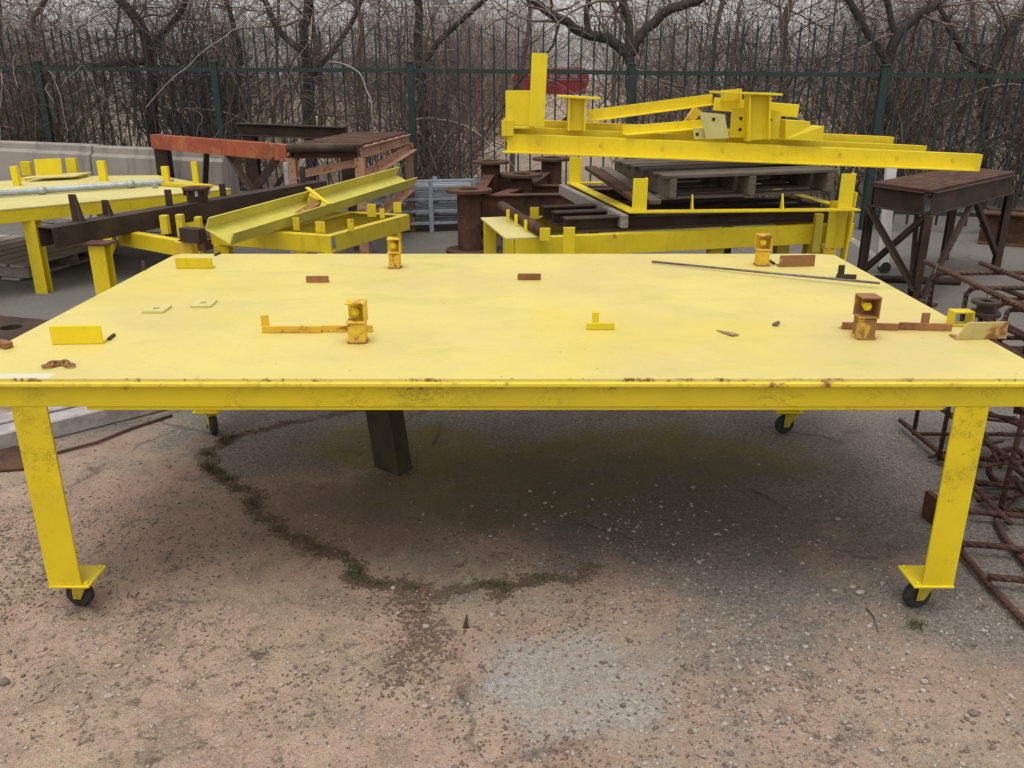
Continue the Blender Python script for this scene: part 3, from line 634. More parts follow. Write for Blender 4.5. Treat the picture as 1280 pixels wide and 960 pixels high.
# ------------------------------------------------------------------ faded yellow channel lying aslant, on the jig frame
zy = .80
jf = thing('yellow_jig_frame', 'open yellow steel frame with upright tabs behind the left half of the table', 'frame', tuple(on(G(412, 294, .76), 0)))
zj = .76
J0, J1, J2 = G(262, 285, zj), G(413, 295, zj), G(512, 268, zj)
J3 = J0+(J2-J1)
hj = .11
def jb(a, b, fl, mt='yellow'):
    qbeam(a-V((0, 0, hj/2)), b-V((0, 0, hj/2)), Cp(.055, hj, .008, fl), 'frame_beam', M[mt], jf)
e = (J1-J0).normalized(); g_ = (J2-J1).normalized()
jb(J0, J1, -1); jb(J1+g_*.06, J2, -1, 'yellow_dull'); jb(J3, J2-e*.06, 1, 'yellow_dull'); jb(J0+g_*.06, J3-g_*.06, 1, 'yellow_dull')
jb(J0.lerp(J1, .45)+g_*.06, J3.lerp(J2, .45)-g_*.06, 1, 'yellow_dull')
for c in (J1-e*.055+g_*.03, J0+e*.05+g_*.05, J2-g_*.14-e*.05, J3-g_*.1+e*.05):
    post(0, c, 0, zj-hj-.001, .10, .10, M['yellow'], jf, 'leg', Ip(.10, .10, .012))
for px, y0, y1, n_ in ((371, 272, 288, 8), (401, 277, 291, 12), (439, 274, 289, 8), (465, 255, 271, 11), (478, 261, 273, 6), (497, 253, 266, 10), (306, 262, 284, 9)):
    upright(px, y0, y1, pw(px, y1, zj, n_), 0, 'upright_tab', None, jf, 'yellow', zj, .012)
A, B = G(272, 297, .80), G(506, 226, .87); dy_ = (B-A).normalized(); sx = dy_.cross(V((0, 0, 1))).normalized(); uy = (V((0, 0, 1))*math.cos(R(27))+sx*math.sin(R(27))).normalized()
yc = thing('yellow_channel', 'long faded yellow channel laid aslant on the jig frame', 'channel beam', tuple(A))
w_, h_, t_ = .19, .085, .009
m = MB().prof(A, B, [(-w_/2, 0), (w_/2, 0), (w_/2, h_), (w_/2-t_, h_), (w_/2-t_, t_), (-w_/2+t_, t_), (-w_/2+t_, h_), (-w_/2, h_)], uy)
m.build('channel', M['yellow_old'], yc, .001)
sy = dy_.cross(uy).normalized(); c = A.lerp(B, .42)
MB().bar(c+sy*.10+uy*(h_+.007), c-sy*.12+dy_*.05+uy*(h_+.007), .035, .012, uy).build('gusset', M['yellow_clean'], yc, .001)
MB().plate([c-dy_*.03+uy*(t_+.001), c-dy_*.24+uy*(t_+.001), c-dy_*.03+uy*.08], sy*.05).build('gusset', M['rust_yellow'], yc, .001)
MB().tube([c-sy*.02+dy_*.02+uy*.01, c-sy*.02+dy_*.02+uy*.085], .05, 14).build('lug', M['yellow_dull'], yc, .001)
# ------------------------------------------------------------------ red oxide platform frames
zp = 1.12
def platform(name, label, cor, mt_top, mt_leg, zt, nb, hbeam=.09, top=True, legw=.09, beams=None):
    c0, c1, c2, c3 = cor
    t_ = thing(name, label, 'platform', tuple(on(c0, 0)))
    for i, (a, b) in enumerate(((c0, c1), (c1, c2), (c2, c3), (c3, c0))):
        d = (b-a).normalized()
        qbeam(a+d*.05+V((0, 0, -hbeam/2-.02)), b-d*.05+V((0, 0, -hbeam/2-.02)), Ip(.06, hbeam, .010), 'edge_beam', M[(beams or [mt_top]*4)[i]], t_)
    if top:
        n_ = nb
        for k in range(n_):
            f = (k+.5)/n_; a, b = c0.lerp(c3, f), c1.lerp(c2, f); w = (c3-c0).length/n_*.80
            MB().bar(a+V((0, 0, -.008)), b+V((0, 0, -.008)), w, .02).build('deck_bar', M['rust'], t_, .001)
    for c in cor:
        cc = sum(cor, V())/4; i_ = (cc-c).normalized()*.03
        post(0, c+i_, 0, zt-.021-hbeam, legw, legw, M[mt_leg], t_, 'leg', Ip(legw, legw, .012))
    return t_
c0, c1, c2, c3 = G(360, 181, zp), G(449, 181, zp), G(512, 165, zp), G(428, 161, zp)
c3 = c0+(c2-c1)
pf = platform('steel_platform', 'rusty steel platform with a slatted deck and flaking pink paint in front of the fence', (c0, c1, c2, c3), 'rust', 'pinkish', zp, 7, .10, True, .09, ['rust', 'pinkish', 'pinkish', 'rust'])
MB().tube([c0+V((0, -.04, -.03)), c1+V((-.05, -.04, -.03))], .038, 14).build('edge_pipe', M['rust_dark'], pf, 0, True)
qbeam(V((c1.x, c1.y, .80)), V((c2.x, c2.y, .92)), Lp(.08, .08, .01), 'brace', M['pinkish'], pf)
qbeam(V((c0.x, c0.y+.05, .80)), V((c1.x, c1.y+.05, .93)), Lp(.07, .07, .01), 'brace', M['pinkish'], pf)
qbeam(V((c1.x, c1.y, .35)), V((c2.x, c2.y, .50)), Lp(.08, .08, .01), 'brace', M['pinkish'], pf)
qbeam(V((c3.x, c3.y, .98)), V((c1.x-.1, c1.y+.2, .1)), Lp(.05, .05, .01), 'brace', M['rust_dark'], pf)
b0, b1 = G(187, 168, zp), G(357, 181, zp)
gf = thing('red_oxide_frame', 'open frame with a red streaked top beam and dark legs before the concrete barrier', 'frame', tuple(on(b0, 0)))
qbeam(b0+V((0, 0, -.075)), b1+V((0, 0, -.075)), Cp(.08, .15, .012, -1), 'top_beam', M['red_rust'], gf)
back = V((.75, 1.55, 0)); k0, k1 = at(296, 152, b0.y+1.0), at(430, 158, b0.y+.3)
k0 = V((k0.x, k0.y, 1.20)); k1 = V((k1.x, k1.y, 1.20))
k0 = G(296, 156, 1.16); k1 = G(428, 160, 1.16); k0 = at(296, 153, 10.4); k1 = at(432, 158, 10.1)
qbeam(k0+V((0, 0, -.075)), k1+V((0, 0, -.075)), Ip(.14, .14, .012), 'top_beam', M['rust_dark'], gf)
for q, zt in ((b0+V((.10, .05, 0)), zp-.151), (k0+V((.14, .0, 0)), k0.z-.147), (k1, k1.z-.147)):
    post(0, q, 0, zt, .12, .12, M['rust_dark'] if q is not b0 else M['rust'], gf, 'leg', Ip(.14, .14, .014))
def brace(a, b, w=.05, mt='rust_dark', par=gf): MB().prof(a, b, Lp(w, w, .008)).build('brace', M[mt], par, .001)
brace(b0.lerp(b1, .42)+V((0, .05, -.15)), V((b0.x+.45, b0.y, .12))); brace(b0.lerp(b1, .60)+V((0, .05, -.15)), b1+V((-.05, .05, -.95)))
brace(b0.lerp(b1, .95)+V((0, .05, -.15)), b1+V((-.75, .05, -.95)), .07)
brace(k0+V((.9, 0, -.15)), k0+V((.2, 0, -1.0)))
# flaking column standing between the frames
q = G(362, 262, .4); post(0, V((c0.x+.02, c0.y-.22, 0)), 0, .98, .04, .04, M['lilac'], pf, 'thin_leg')
# galvanised rack
r0, r1 = G(428, 300), G(578, 285)
r0, r1 = V((r0.x, 9.9, 0)), V((r1.x+.15, 10.2, 0))
gr = thing('galvanised_rack', 'stack of pale blue galvanised trays beside the fence, behind the slatted platform', 'metal rack', tuple(r0))
for k, zz in enumerate((.10, .24, .38, .50)):
    for j in range(4):
        o_ = V((0, .20*j, 0)); MB().bar(r0+o_+V((0, 0, zz)), r1+o_+V((0, 0, zz)), .11, .03).build('tray', M['galv'], gr, .001)
for f in (0, .33, .66, 1):
    for yy in (0, .6):
        c = r0.lerp(r1, f)+V((0, yy-.07, 0)); post(0, c, 0, .57, .05, .04, M['galv'], gr, 'post')
MB().bar(r0+V((0, -.07, .585)), r1+V((0, -.07, .585)), .05, .03).build('top_rail', M['galv'], gr, .001)

# ------------------------------------------------------------------ flanged pipe frame
pipeF = thing('flanged_pipe_frame', 'dark rusty frame of four flanged pipe columns joined by deep beams', 'pipe frame', tuple(on(G(600, 236, .70), 0)))
cols = [(G(586, 236, .70), .70, .06), (G(652, 217, .72), .72, .06), (at(613, 201, 10.45), None, .06), (at(690, 197, 10.2), None, .06)]
CC = []
for c, zt, zb in cols:
    zt = zt or c.z; c = on(c, 0); CC.append((c, zt))
    MB().tube([c+V((0, 0, .0)), c+V((0, 0, zt-.03))], .115, 24).build('column', M['rust'], pipeF, 0, False)
    MB().ring(c+V((0, 0, zt-.029)), c+V((0, 0, zt)), .225, .10).build('flange', M['rust'], pipeF, .002)
    MB().ring(c+V((0, 0, zb+.03)), c+V((0, 0, zb+.06)), .235, .116).build('flange', M['rust'], pipeF, .002)
def deep(i, j, h=.36, dz=.14, b=None):
    a, za = CC[i]; c, zc_ = CC[j] if b is None else b; d = (c-a).normalized()
    qbeam(a+d*.12+V((0, 0, za-dz-h/2)), c-d*.12+V((0, 0, zc_-dz-h/2)), Ip(.13, h, .012), 'deep_beam', M['rust'], pipeF)
deep(0, 1); deep(0, 2); deep(2, 3); deep(1, 3)
ext = (CC[0][0]+V((1.75, .55, 0)), .66); deep(0, 0, .36, .06, ext); 
deep(1, 1, .30, .12, (CC[1][0]+V((1.1, .1, 0)), .70))

# ------------------------------------------------------------------ back right yellow table with its load
zt = .75; B0, B1 = G(632, 299, zt), G(1068, 279, zt); B3 = G(602, 274, zt)
eb = (B1-B0).normalized(); gb = (B3-B0).normalized(); Dp = (B3-B0).length*1.05
yt = thing('yellow_table', 'yellow steel frame table behind the main table, loaded with pipes, pallet and beams', 'table', tuple(on(B0, 0)))
def tb(a, b, fl, mt='yellow', h=.13):
    qbeam(a-V((0, 0, h/2)), b-V((0, 0, h/2)), Cp(.06, h, .009, fl), 'frame_beam', M[mt], yt)
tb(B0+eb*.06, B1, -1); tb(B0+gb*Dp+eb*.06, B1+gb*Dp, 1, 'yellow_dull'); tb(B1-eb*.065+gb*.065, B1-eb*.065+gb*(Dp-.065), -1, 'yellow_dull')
# wide end plate at left with upstanding tabs
MB().plate([B0+V((0, 0, -.006)), B0+eb*.30+V((0, 0, -.006)), B0+eb*.30+gb*Dp+V((0, 0, -.006)), B0+gb*Dp+V((0, 0, -.006))], (0, 0, .012)).build('end_plate', M['plate'], yt, .001)
MB().plate([B0+V((0, 0, -.007)), B0+eb*.055+V((0, 0, -.007)), B0+eb*.055+V((0, 0, -.75)), B0+V((0, 0, -.75))], gb*.08).build('leg', M['yellow'], yt, .001)
post(0, B0+gb*(Dp-.1)+eb*.05, 0, zt-.008, .09, .09, M['yellow'], yt, 'leg', Ip(.09, .09, .012))
for f in (.60,): post(0, B0.lerp(B1, f)+gb*.10, 0, zt-.131, .10, .09, M['yellow_dull'], yt, 'leg', Ip(.10, .10, .012))
for f in (.90,): post(0, B0.lerp(B1, f)+gb*.10, 0, zt-.131, .11, .10, M['yellow_dull'], yt, 'leg', Ip(.10, .10, .012))
post(0, B1+gb*(Dp-.1)-eb*.1, 0, zt-.131, .09, .09, M['yellow_dull'], yt, 'leg', Ip(.10, .10, .012))
for px, y0, y1, n_ in ((710, 281, 318, 15), (681, 285, 302, 13), (635, 262, 278, 4), (645, 268, 284, 4), (657, 275, 291, 4), (668, 259, 275, 11)):
    b = G(px, y1 if y1 < 310 else 303, zt); tpt = at(px, y0, b.y); w = pw(px, y1, zt, n_)
    bz = zt+.0065 if y1 < 310 else .60
    if y1 > 310: b = b+V((0, -.09, 0)); 
    MB().bar(V((b.x, b.y, bz)), V((b.x, b.y, tpt.z)), w, .014, (0, 1, 0)).build('upright_tab', M['yellow_clean'], yt, .001)
# dark stiffener on the right end, big yellow corner post
a = at(1050, 250, B1.y-.12); a2 = at(1042, 312, B1.y-.12)
MB().bar(V((a.x, a.y, .60)), V((a.x, a.y, .92)), .13, .012, (0, 1, 0)).build('corner_plate', M['yellow'], yt, .001)
MB().bar(V((a.x+.07, a.y, .50)), V((a.x+.09, a.y, .98)), .012, .09, (0, 1, 0)).build('corner_plate', M['yellow_clean'], yt, .001)
MB().bar(V((a.x-.035, a.y+.02, .22)), V((a.x-.035, a.y+.02, .597)), .09, .09, (0, 1, 0)).build('corner_post', M['yellow_rust'], yt, .001)
bb = at(1022, 285, B1.y-.16); MB().bar(V((bb.x, bb.y, .58)), V((bb.x, bb.y, .84)), .05, .05, (0, 1, 0)).build('bracket', M['yellow_dull'], yt, .001)
# rusty pipes and beams lying on the table
zq = zt+.05
def rpipe(a, b, r, lab, mt='rust_dark'):
    o = MB().tube([a, b], r, 14).build('rusty_pipe', M[mt], None, 0, True); return tag(o, lab, 'pipe', None)
a, b = G(627, 257, zt+.045), G(679, 290, zt+.045)
rpipe(a, b, .035, 'short rusty pipe lying on the left end plate of the loaded yellow table', 'rust')
def rbeam(a, b, lab, w=.10, h=.09):
    o = MB().prof(a, b, Ip(w, h, .010)).build('rusty_beam', M['rust_dark'], None, .001); return tag(o, lab, 'beam')
s0 = B0+eb*.42
rbeam(s0+gb*.14+V((0, 0, .052)), B1-eb*.02+gb*.14+V((0, 0, .052)), 'front rusty beam lying under the pallet frame on the loaded yellow table')
rbeam(s0+gb*.42+V((0, 0, .052)), B1-eb*.02+gb*.42+V((0, 0, .052)), 'middle rusty beam lying under the pallet frame on the loaded yellow table')
rbeam(s0+gb*.68+V((0, 0, .052)), B1-eb*.02+gb*.68+V((0, 0, .052)), 'rear rusty beam lying under the pallet frame on the loaded yellow table')
# timber running back under the frame's left side
K0 = G(786, 267, .875); K1 = G(1076, 264, .875); kd = (K1-K0).normalized(); Kb = G(708, 229, .875); kb = (Kb-K0)
a, b = Kb+V((-.03, 0, -.055)), K0+V((-.02, .02, -.055))
tag(MB().bar(a+(a-b)*.02, b, .05, .085).build('timber', M['wood'], None, .004), 'pale grey timber under the left side of the yellow angle frame', 'timber')
# yellow angle frame
af = thing('yellow_angle_frame', 'yellow angle iron frame with corner uprights holding a wooden pallet', 'frame', tuple(K0))
def ab(a, b, fx): MB().prof(a, b, Lp(.075, .075, .008, fx, 1)).build('frame_angle', M['yellow'], af, .001)
fl_ = MB().plate([K0, K1, K1+kb.normalized()*.08, K0+kb.normalized()*.08], (0, 0, .012)).build('frame_angle', M['yellow'], af, .001)
MB().plate([K0+kb.normalized()*.083, K0+kd*.08+kb.normalized()*.083, K0+kd*.08+kb, K0+kb], (0, 0, .012)).build('frame_angle', M['yellow'], af, .001)
MB().plate([K1+kb.normalized()*.083, K1-kd*.08+kb.normalized()*.083, K1-kd*.08+kb, K1+kb], (0, 0, .012)).build('frame_angle', M['yellow'], af, .001)
MB().plate([Kb+kd*.083, K1+kb-kd*.083, K1+kb-kd*.083-kb.normalized()*.08, Kb+kd*.083-kb.normalized()*.08], (0, 0, .012)).build('frame_angle', M['yellow'], af, .001)
zk = .875+.013
for c, hh_, w_ in ((K0+kd*.12+V((0, .03, 0)), .205, .095), (K1-kd*.05+V((0, .03, 0)), .225, .095), (Kb+kd*.12-V((0, .05, 0)), .20, .10), (K1+kb-kd*.05-V((0, .05, 0)), .20, .10)):
    MB().prof(V((c.x, c.y, zk)), V((c.x, c.y, zk+hh_)), Lp(w_, .07, .008, 1, 1), (0, 1, 0)).build('corner_upright', M['yellow_clean'], af, .001)
for f in (.27, .66):
    c = K0.lerp(K1, f)+V((0, .01, .013)); MB().plate([c, c+V((0, .07, 0)), c+V((0, .05, .10))], (.010, 0, 0)).build('gusset', M['yellow'], af, .001)
# pallets
def pallet(name, label, O, u, v, nb, w, l, ztop, mt, mt2, tilt=V((0, 0, 0))):
    t_ = thing(name, label, 'pallet', tuple(O))
    u, v = u.normalized(), v.normalized(); 
    def P(a, b, z_): return O+u*a+v*b+V((0, 0, z_))+tilt*(a/l)
    rnd = random.Random(3)
    for zz, n_ in ((ztop-.010, nb), (.012, 4)):
        for k in range(n_):
            b_ = w*(k+.5)/n_; bw = w/n_*(.82 if n_ == nb else .5)
            MB().bar(P(-.01*rnd.random(), b_, zz), P(l+.01*rnd.random(), b_, zz), bw, .020).build('deck_board', M[mt], t_, .002)
    for a_ in (.05, l/2, l-.05):
        MB().bar(P(a_, .01, ztop/2), P(a_, w-.01, ztop/2), .045, ztop-.046).build('stringer', M[mt2], t_, .002)
    return t_
pallet('wooden_pallet', 'weathered wooden pallet held in the yellow angle frame under the beams', K0+kd*.25+V((0, .07, .062)), kd, kb, 6, 1.25, 1.15, .165, 'wood_mid', 'wood_dark', V((0, 0, .035)))
tq = thing('rusty_trestle', 'dark rusty trestle propping the rear of the yellow angle frame', 'trestle', tuple(on(K0+kb*.8, 0)))
ta, tb_ = K0+kb*.8+kd*.05, K0+kb*.8+kd*1.35
MB().prof(V((ta.x, ta.y, .82)), V((tb_.x, tb_.y, .82)), Ip(.08, .10, .01)).build('top_beam', M['rust_dark'], tq, .001)
for c in (ta+kd*.1, tb_-kd*.1):
    for s_g in (-1, 1): MB().bar(V((c.x, c.y, .77)), V((c.x+s_g*.05, c.y+s_g*.28, .0)), .06, .06, (0, 1, 0)).build('leg', M['rust_dark'], tq, .001)
for i_, (f0, lab) in enumerate(((.02, 'brown board lying slanted inside the left end of the yellow angle frame'), (.11, 'second brown board lying beside the slanted one in the yellow angle frame'))):
    a, b = K0+kd*(f0+.05)+kb.normalized()*(1.25-.1*i_)+V((0, 0, .17)), K0+kd*(f0+.10)+kb.normalized()*.12+V((0, 0, .055))
    tag(MB().bar(a, b, .085, .03).build('board', M['wood_dark'] if i_ else M['rust'], None, .002), lab, 'board')
G0 = G(36, 352); G1 = G(154, 318)
dd = (G1-G0).normalized(); nn_ = V((-dd.y, dd.x, 0))
pallet('wooden_pallet', 'weathered grey wooden pallet lying on the ground under the left yellow table', G0+V((0, 0, .002)), dd, nn_, 8, 1.5, (G1-G0).length, .14, 'wood_pale', 'wood')

# ------------------------------------------------------------------ long yellow beam assembly on top
asm = thing('beam_assembly', 'long bright yellow beam weldment with a tall post, stacked on the pallet', 'beam weldment', tuple(at(632, 190, 5.9)))
A, B = at(634, 190, 5.85), at(1225, 213, 6.25)
def seg(a, b, pf, nm, mt='yellow_clean', bev=.001, up=(0, 0, 1)): return MB().prof(a, b, pf, up).build(nm, M[mt], asm, bev)
hB = .118
seg(A+V((0, 0, hB/2)), B+V((0, 0, hB/2-.008)), Cp(.07, hB, .009, -1), 'long_beam')                            # back of channel to camera
seg(A+V((-.03, -.035, .004)), A.lerp(B, .985)+V((0, -.035, .002)), [(-.035, -.005), (.035, -.005), (.035, .005), (-.035, .005)], 'bottom_lip')
for px1, py1, dz, dyy in ((1157, 193, .05, .10), (1115, 190, .095, .20)):
    b_ = at(px1, py1, 6.3+dyy)
    b_.z = B.z+(A.z-B.z)*(1-(px1-634)/591)+hB/2+dz-.02; a_ = A+V((-.02, dyy, hB/2+dz))
    seg(a_, b_, Cp(.075, .10, .008, -1), 'long_beam', 'yellow')
for k in range(8):
    c = A.lerp(B, .06+k*.125)+V((0, -.003, hB*.55)); MB().tube([c, c+V((0, .006, 0))], .014, 10).build('plug_hole', M['yellow_rust'], asm)
top = lambda px: A.lerp(B, (px-634)/591)
def stand(px0, px1, y0, y1, Yp, th, nm, mt='yellow_clean', lean=0):
    a = at(px0, y1, Yp); b = at(px1, y1, Yp); c = at(px1+lean, y0, Yp); d = at(px0+lean, y0, Yp)
    return MB().plate([a, b, c, d], (0, th, 0)).build(nm, M[mt], asm, .001)
stand(632, 668, 113, 156, 5.86, .012, 'bracket_plate'); stand(627, 642, 150, 170, 5.82, .03, 'bracket_plate', 'yellow')
MB().prof(at(661, 158, 5.83), at(665, 66, 5.83), Lp(.10, .09, .010, -1, 1), (0, 1, 0)).build('tall_post', M['yellow_clean'], asm, .001)
seg(at(628, 159, 5.9), at(668, 159, 5.9), [(-.06, -.006), (.06, -.006), (.06, .006), (-.06, .006)], 'base_lug')
def istub(px, y0, y1, Yp, w, capx0, capx1, nm='stub_column'):
    a = at(px, y1, Yp); b = at(px+1, y0, Yp); seg(a, b, Ip(w*.8, w*.86, .012), nm, 'yellow_clean', .001, (1, 0, 0))
    q0_, q1_ = at(capx0, y0-2, Yp), at(capx1, y0+1, Yp); MB().bar(q0_, q1_, .16, .014).build('cap_plate', M['yellow_clean'], asm, .001)
istub(720, 122, 163, 5.98, .135, 697, 749)
istub(946, 117, 175, 6.05, .17, 890, 974, 'stub_column')
MB().prof(at(914, 126, 6.35), at(914, 112, 6.35), Ip(.12, .12, .012), (1, 0, 0)).build('stub_column', M['yellow_clean'], asm, .001)
seg(at(735, 152, 6.1), at(890, 131, 6.5), Lp(.05, .075, .008, 1, 1), 'slanted_bar')
seg(at(852, 165, 6.3), at(872, 136, 6.3), [(-.03, -.03), (.03, -.03), (.03, .03), (-.03, .03)], 'strut', 'yellow_rust', .001, (0, 1, 0))
seg(at(778, 169, 5.98), at(884, 160, 6.25), Lp(.07, .06, .008, 1, 1), 'lower_bar')
seg(at(892, 130, 6.42), at(998, 139, 6.3), Cp(.09, .085, .009, -1), 'cross_channel')
def holed(pts, Yp, holes, nm, mt):
    P = [at(x, y, Yp) for x, y in pts]; o = MB().plate(P, (0, .012, 0)).build(nm, M[mt], asm, .001)
    for hx, hy in holes:
        c = at(hx, hy, Yp); MB().tube([c+V((0, -.002, 0)), c+V((0, .004, 0))], .012, 12).build('hole', M['rust_dark'], o)
holed([(883, 174), (911, 173), (906, 143), (874, 140)], 6.0, [(892, 149)], 'holed_plate', 'plate')
holed([(912, 172), (931, 172), (933, 135), (915, 135)], 6.08, [(926, 148), (925, 162)], 'holed_plate', 'yellow_clean')
holed([(957, 174), (973, 174), (977, 139), (961, 137)], 6.08, [(963, 150), (961, 165)], 'holed_plate', 'yellow_clean')
holed([(868, 174), (884, 174), (880, 160), (866, 160)], 6.05, [(867.5+4, 168)], 'holed_plate', 'plate')
MB().plate([at(982, 174, 6.05), at(1029, 176, 6.08), at(1030, 158, 6.08), at(1013, 157.5, 6.08), at(1013, 152, 6.08), at(982, 150, 6.05)], (0, .13, 0)).build('stepped_block', M['yellow_clean'], asm, .001)

# ------------------------------------------------------------------ rusty stand at right
zs = .90
n0, n1, n2 = G(1089, 228, zs), G(1164, 238, zs), G(1270, 215, zs); n3 = n0+(n2-n1)
rs_ = platform('rusty_platform', 'dark rusty platform with a slatted deck and crossed braces at the right', (n1, n2, n3, n0), 'rust_dark', 'rust_dark', zs, 9, .17, True, .062)
def sb(a, b, w=.042): MB().prof(a, b, Lp(w, w, .009)).build('brace', M['rust_dark'], rs_, .001)
zl = zs-.20
sb(on(n0, zl), on(n1, .12)); sb(on(n1, zl), on(n0, .12)); sb(on(n1, .06)+V((.05, .0, 0)), on(n1.lerp(n2, .45), zl)); sb(on(n2, .1), on(n1.lerp(n2, .55), zl)); sb(on(n1, .06)+V((-.03, .05, 0)), on(n3.lerp(n0, .5), zl))
MB().box((n1.x, n1.y, .012), (.3, .26, .02), R(40)).build('foot_plate', M['rust_dark'], rs_, .002)
# white trailer jack
w0 = G(1100, 341)
wj = thing('white_jack_stand', 'white painted steel post with a small black wheel behind the rusty platform', 'jack stand', tuple(w0))
MB().bar(w0+V((.02, 0, .06)), w0+V((-.02, .05, .95)), .085, .06, (0, 1, 0)).build('post', M['white'], wj, .003)
MB().bar(w0+V((-.02, 0, .12)), w0+V((-.28, .05, .30)), .05, .04, (0, 0, 1)).build('side_arm', M['white'], wj, .002)
MB().tube([w0+V((.03, -.03, .055)), w0+V((.03, .03, .055))], .053, 18).build('wheel', M['rubber'], wj, .004)
tag(MB().tube([G(1094, 348, .03), G(1200, 352, .03)], .032, 12).build('ground_pipe', M['rust_dark'], None, 0, True), 'dark pipe lying on the asphalt beneath the rusty platform', 'pipe')
# big girders far right
for i, (p0, p1, hh_, lab) in enumerate((((1222, 303), (1420, 318), .34, 'short rusty girder on the ground by the right edge, behind the rusty platform'), ((1228, 292), (1440, 300), .30, 'rear rusty girder lying behind the other one at the right edge'))):
    a, b = G(*p0), G(*p1); tag(MB().prof(a+V((0, 0, hh_/2+.001)), b+V((0, 0, hh_/2+.001)), Ip(.24, hh_, .02)).build('rusty_girder', M['rust'] if i == 0 else M['rust_dark'], None, .002), lab, 'girder')

# ------------------------------------------------------------------ rebar
def rb_tube(pts, r=.011, nm='rebar', par=None, ribs=False):
    return MB().tube(pts, r, 8).build(nm, M['rebar_m'], par, 0, True)
def m_rebar():
    n = NT('ribbed_rusty_rebar').shift()
    c = n.mix(n.mp(n.noise(9, 6, .7), .35, .65), (.095, .045, .034), (.055, .028, .024)); c = n.mix(n.mp(n.noise(50, 5, .7), .5, .72, 0, .6), c, (.20, .11, .075))
    w = n.t.nodes.new("ShaderNodeTexWave"); w.inputs["Scale"].default_value = 22; w.inputs["Distortion"].default_value = .6; w.bands_direction = 'DIAGONAL'; n.L(n.co, w.inputs[0])
    n.bump(n.math('ADD', w.outputs["Fac"], n.noise(60, 4)), .8, .004); return n.out(c, .8, 0, .3)
M['rebar_m'] = m_rebar()
def cage(label, X0, X1, Ys, z0, z1, jit):
    t_ = thing('rebar_cage', label, 'rebar cage', (X0, Ys[0], z0)); rnd = random.Random(jit); j = lambda s: rnd.uniform(-s, s)
    for k, y in enumerate(Ys):
        a, b = X0+j(.02), X1+j(.03); c_ = .03
        pts = [(a, y, z0), (a+.0, y+j(.02), z1-c_), (a+.01, y, z1-.008), (a+c_, y, z1), (b-c_, y+j(.02), z1), (b, y, z1-c_), (b, y+j(.02), z0+c_), (b-c_, y, z0), (a+.02, y+.01, z0)]
        rb_tube(pts, .0105, 'stirrup', t_)
    for x in (X0+.02, (X0*2+X1)/3, (X0+2*X1)/3, X1-.02):
        for zz in (z0+.024, z1+.026):
            rb_tube([(x+j(.03), Ys[0]-.12, zz+j(.012)), (x+j(.02), (Ys[0]+Ys[-1])/2, zz), (x+j(.03), Ys[-1]+.14, zz+j(.012))], .0118, 'long_bar', t_)
    for x in (X0+.02,):
        rb_tube([(x, Ys[0]-.05, (z0+z1)/2+.02), (x, Ys[-1]+.1, (z0+z1)/2)], .010, 'long_bar', t_)
    for y in Ys: 
        for x in (X0+.01,): MB().tube([(x-.016, y-.016, z1), (x, y, z1+.045), (x+.018, y+.016, z1)], .0018, 5).build('tie_wire', M['straw'], t_)
    return t_
cage('uppermost rusty rebar cage standing beside the right end of the table', 1.93, 2.75, [3.02, 3.30, 3.56, 3.85], .50, .86, 1)
cage('lower rusty rebar cage on the ground beneath the uppermost one', 1.98, 2.82, [3.12, 3.36, 3.62, 3.92], .028, .455, 2)
cage('small leaning rebar cage wedged between the two larger ones near the right edge', 2.08, 2.60, [2.95, 3.14, 3.33, 3.50, 3.68], .60, .78, 5)
o = thing('rusty_spool', 'small rusty flanged spool among the rebar cages', 'spool', tuple(G(1230, 392, .88)))
p = G(1230, 394, .88)-V((0, 0, .885))
o.location = (p.x, p.y, .885)
MB().tube([p+V((0, 0, .89)), p+V((0, 0, .93))], .03, 18).build('core', M['rust_dark'], o)
MB().ring(p+V((0, 0, .885)), p+V((0, 0, .90)), .055, .02).build('flange', M['rust_dark'], o, .001); MB().ring(p+V((0, 0, .928)), p+V((0, 0, .94)), .05, .02).build('flange', M['rust_dark'], o, .001)
# flat rebar mat on the ground in front
mt_ = thing('rebar_mat', 'flat rusty rebar mat lying on the ground behind the right front leg', 'rebar mat', tuple(G(1200, 690)))
zz = .05
for pts in ([(1163, 634), (1220, 640), (1285, 645), (1420, 655)], [(1196, 679), (1250, 683), (1300, 690), (1430, 702)], [(1236, 721), (1270, 724), (1330, 731), (1460, 745)], [(1140+60, 600), (1300, 612), (1400, 620)]):
    rb_tube([G(x, y, zz) for x, y in pts], .0125, 'cross_bar', mt_)
for pts in ([(1178, 640), (1204, 692), (1240, 735), (1285, 781), (1340, 835)], [(1300, 592), (1268, 620), (1248, 640), (1246, 652), (1256, 672), (1283, 705), (1340, 768)]):
    rb_tube([G(x, y, zz-.026) for x, y in pts], .0130, 'long_bar', mt_)
a = G(1166, 655, .0); MB().box((a.x, a.y+.02, .06), (.025, .10, .115), R(8)).build('end_plate', M['rust'], mt_, .002)
o = thing('rebar_mat', 'tangle of bent rusty rebar heaped under the right end of the table', 'rebar', tuple(G(1240, 590)))
rr = random.Random(9)
for k in range(17):
    c = V((rr.uniform(2.1, 2.6), rr.uniform(3.0, 3.9), rr.uniform(.03, .25))); a_ = rr.uniform(-.5, .5)+(math.pi/2 if k % 2 else 0); d = V((math.cos(a_), math.sin(a_), rr.uniform(-.12, .12)))
    L_ = rr.uniform(.12, .30); c.z = max(c.z, .03+abs(d.z)*L_)
    rb_tube([c-d*L_, c+V((0, 0, .01)), c+d*L_], rr.choice((.008, .010)), 'bent_bar', o)
c = G(1262, 585, .10)
rb_tube([c+V((.08*math.cos(t_), .02, .08*math.sin(t_))) for t_ in [k*math.pi/8 for k in range(15)]], .014, 'hook', o)

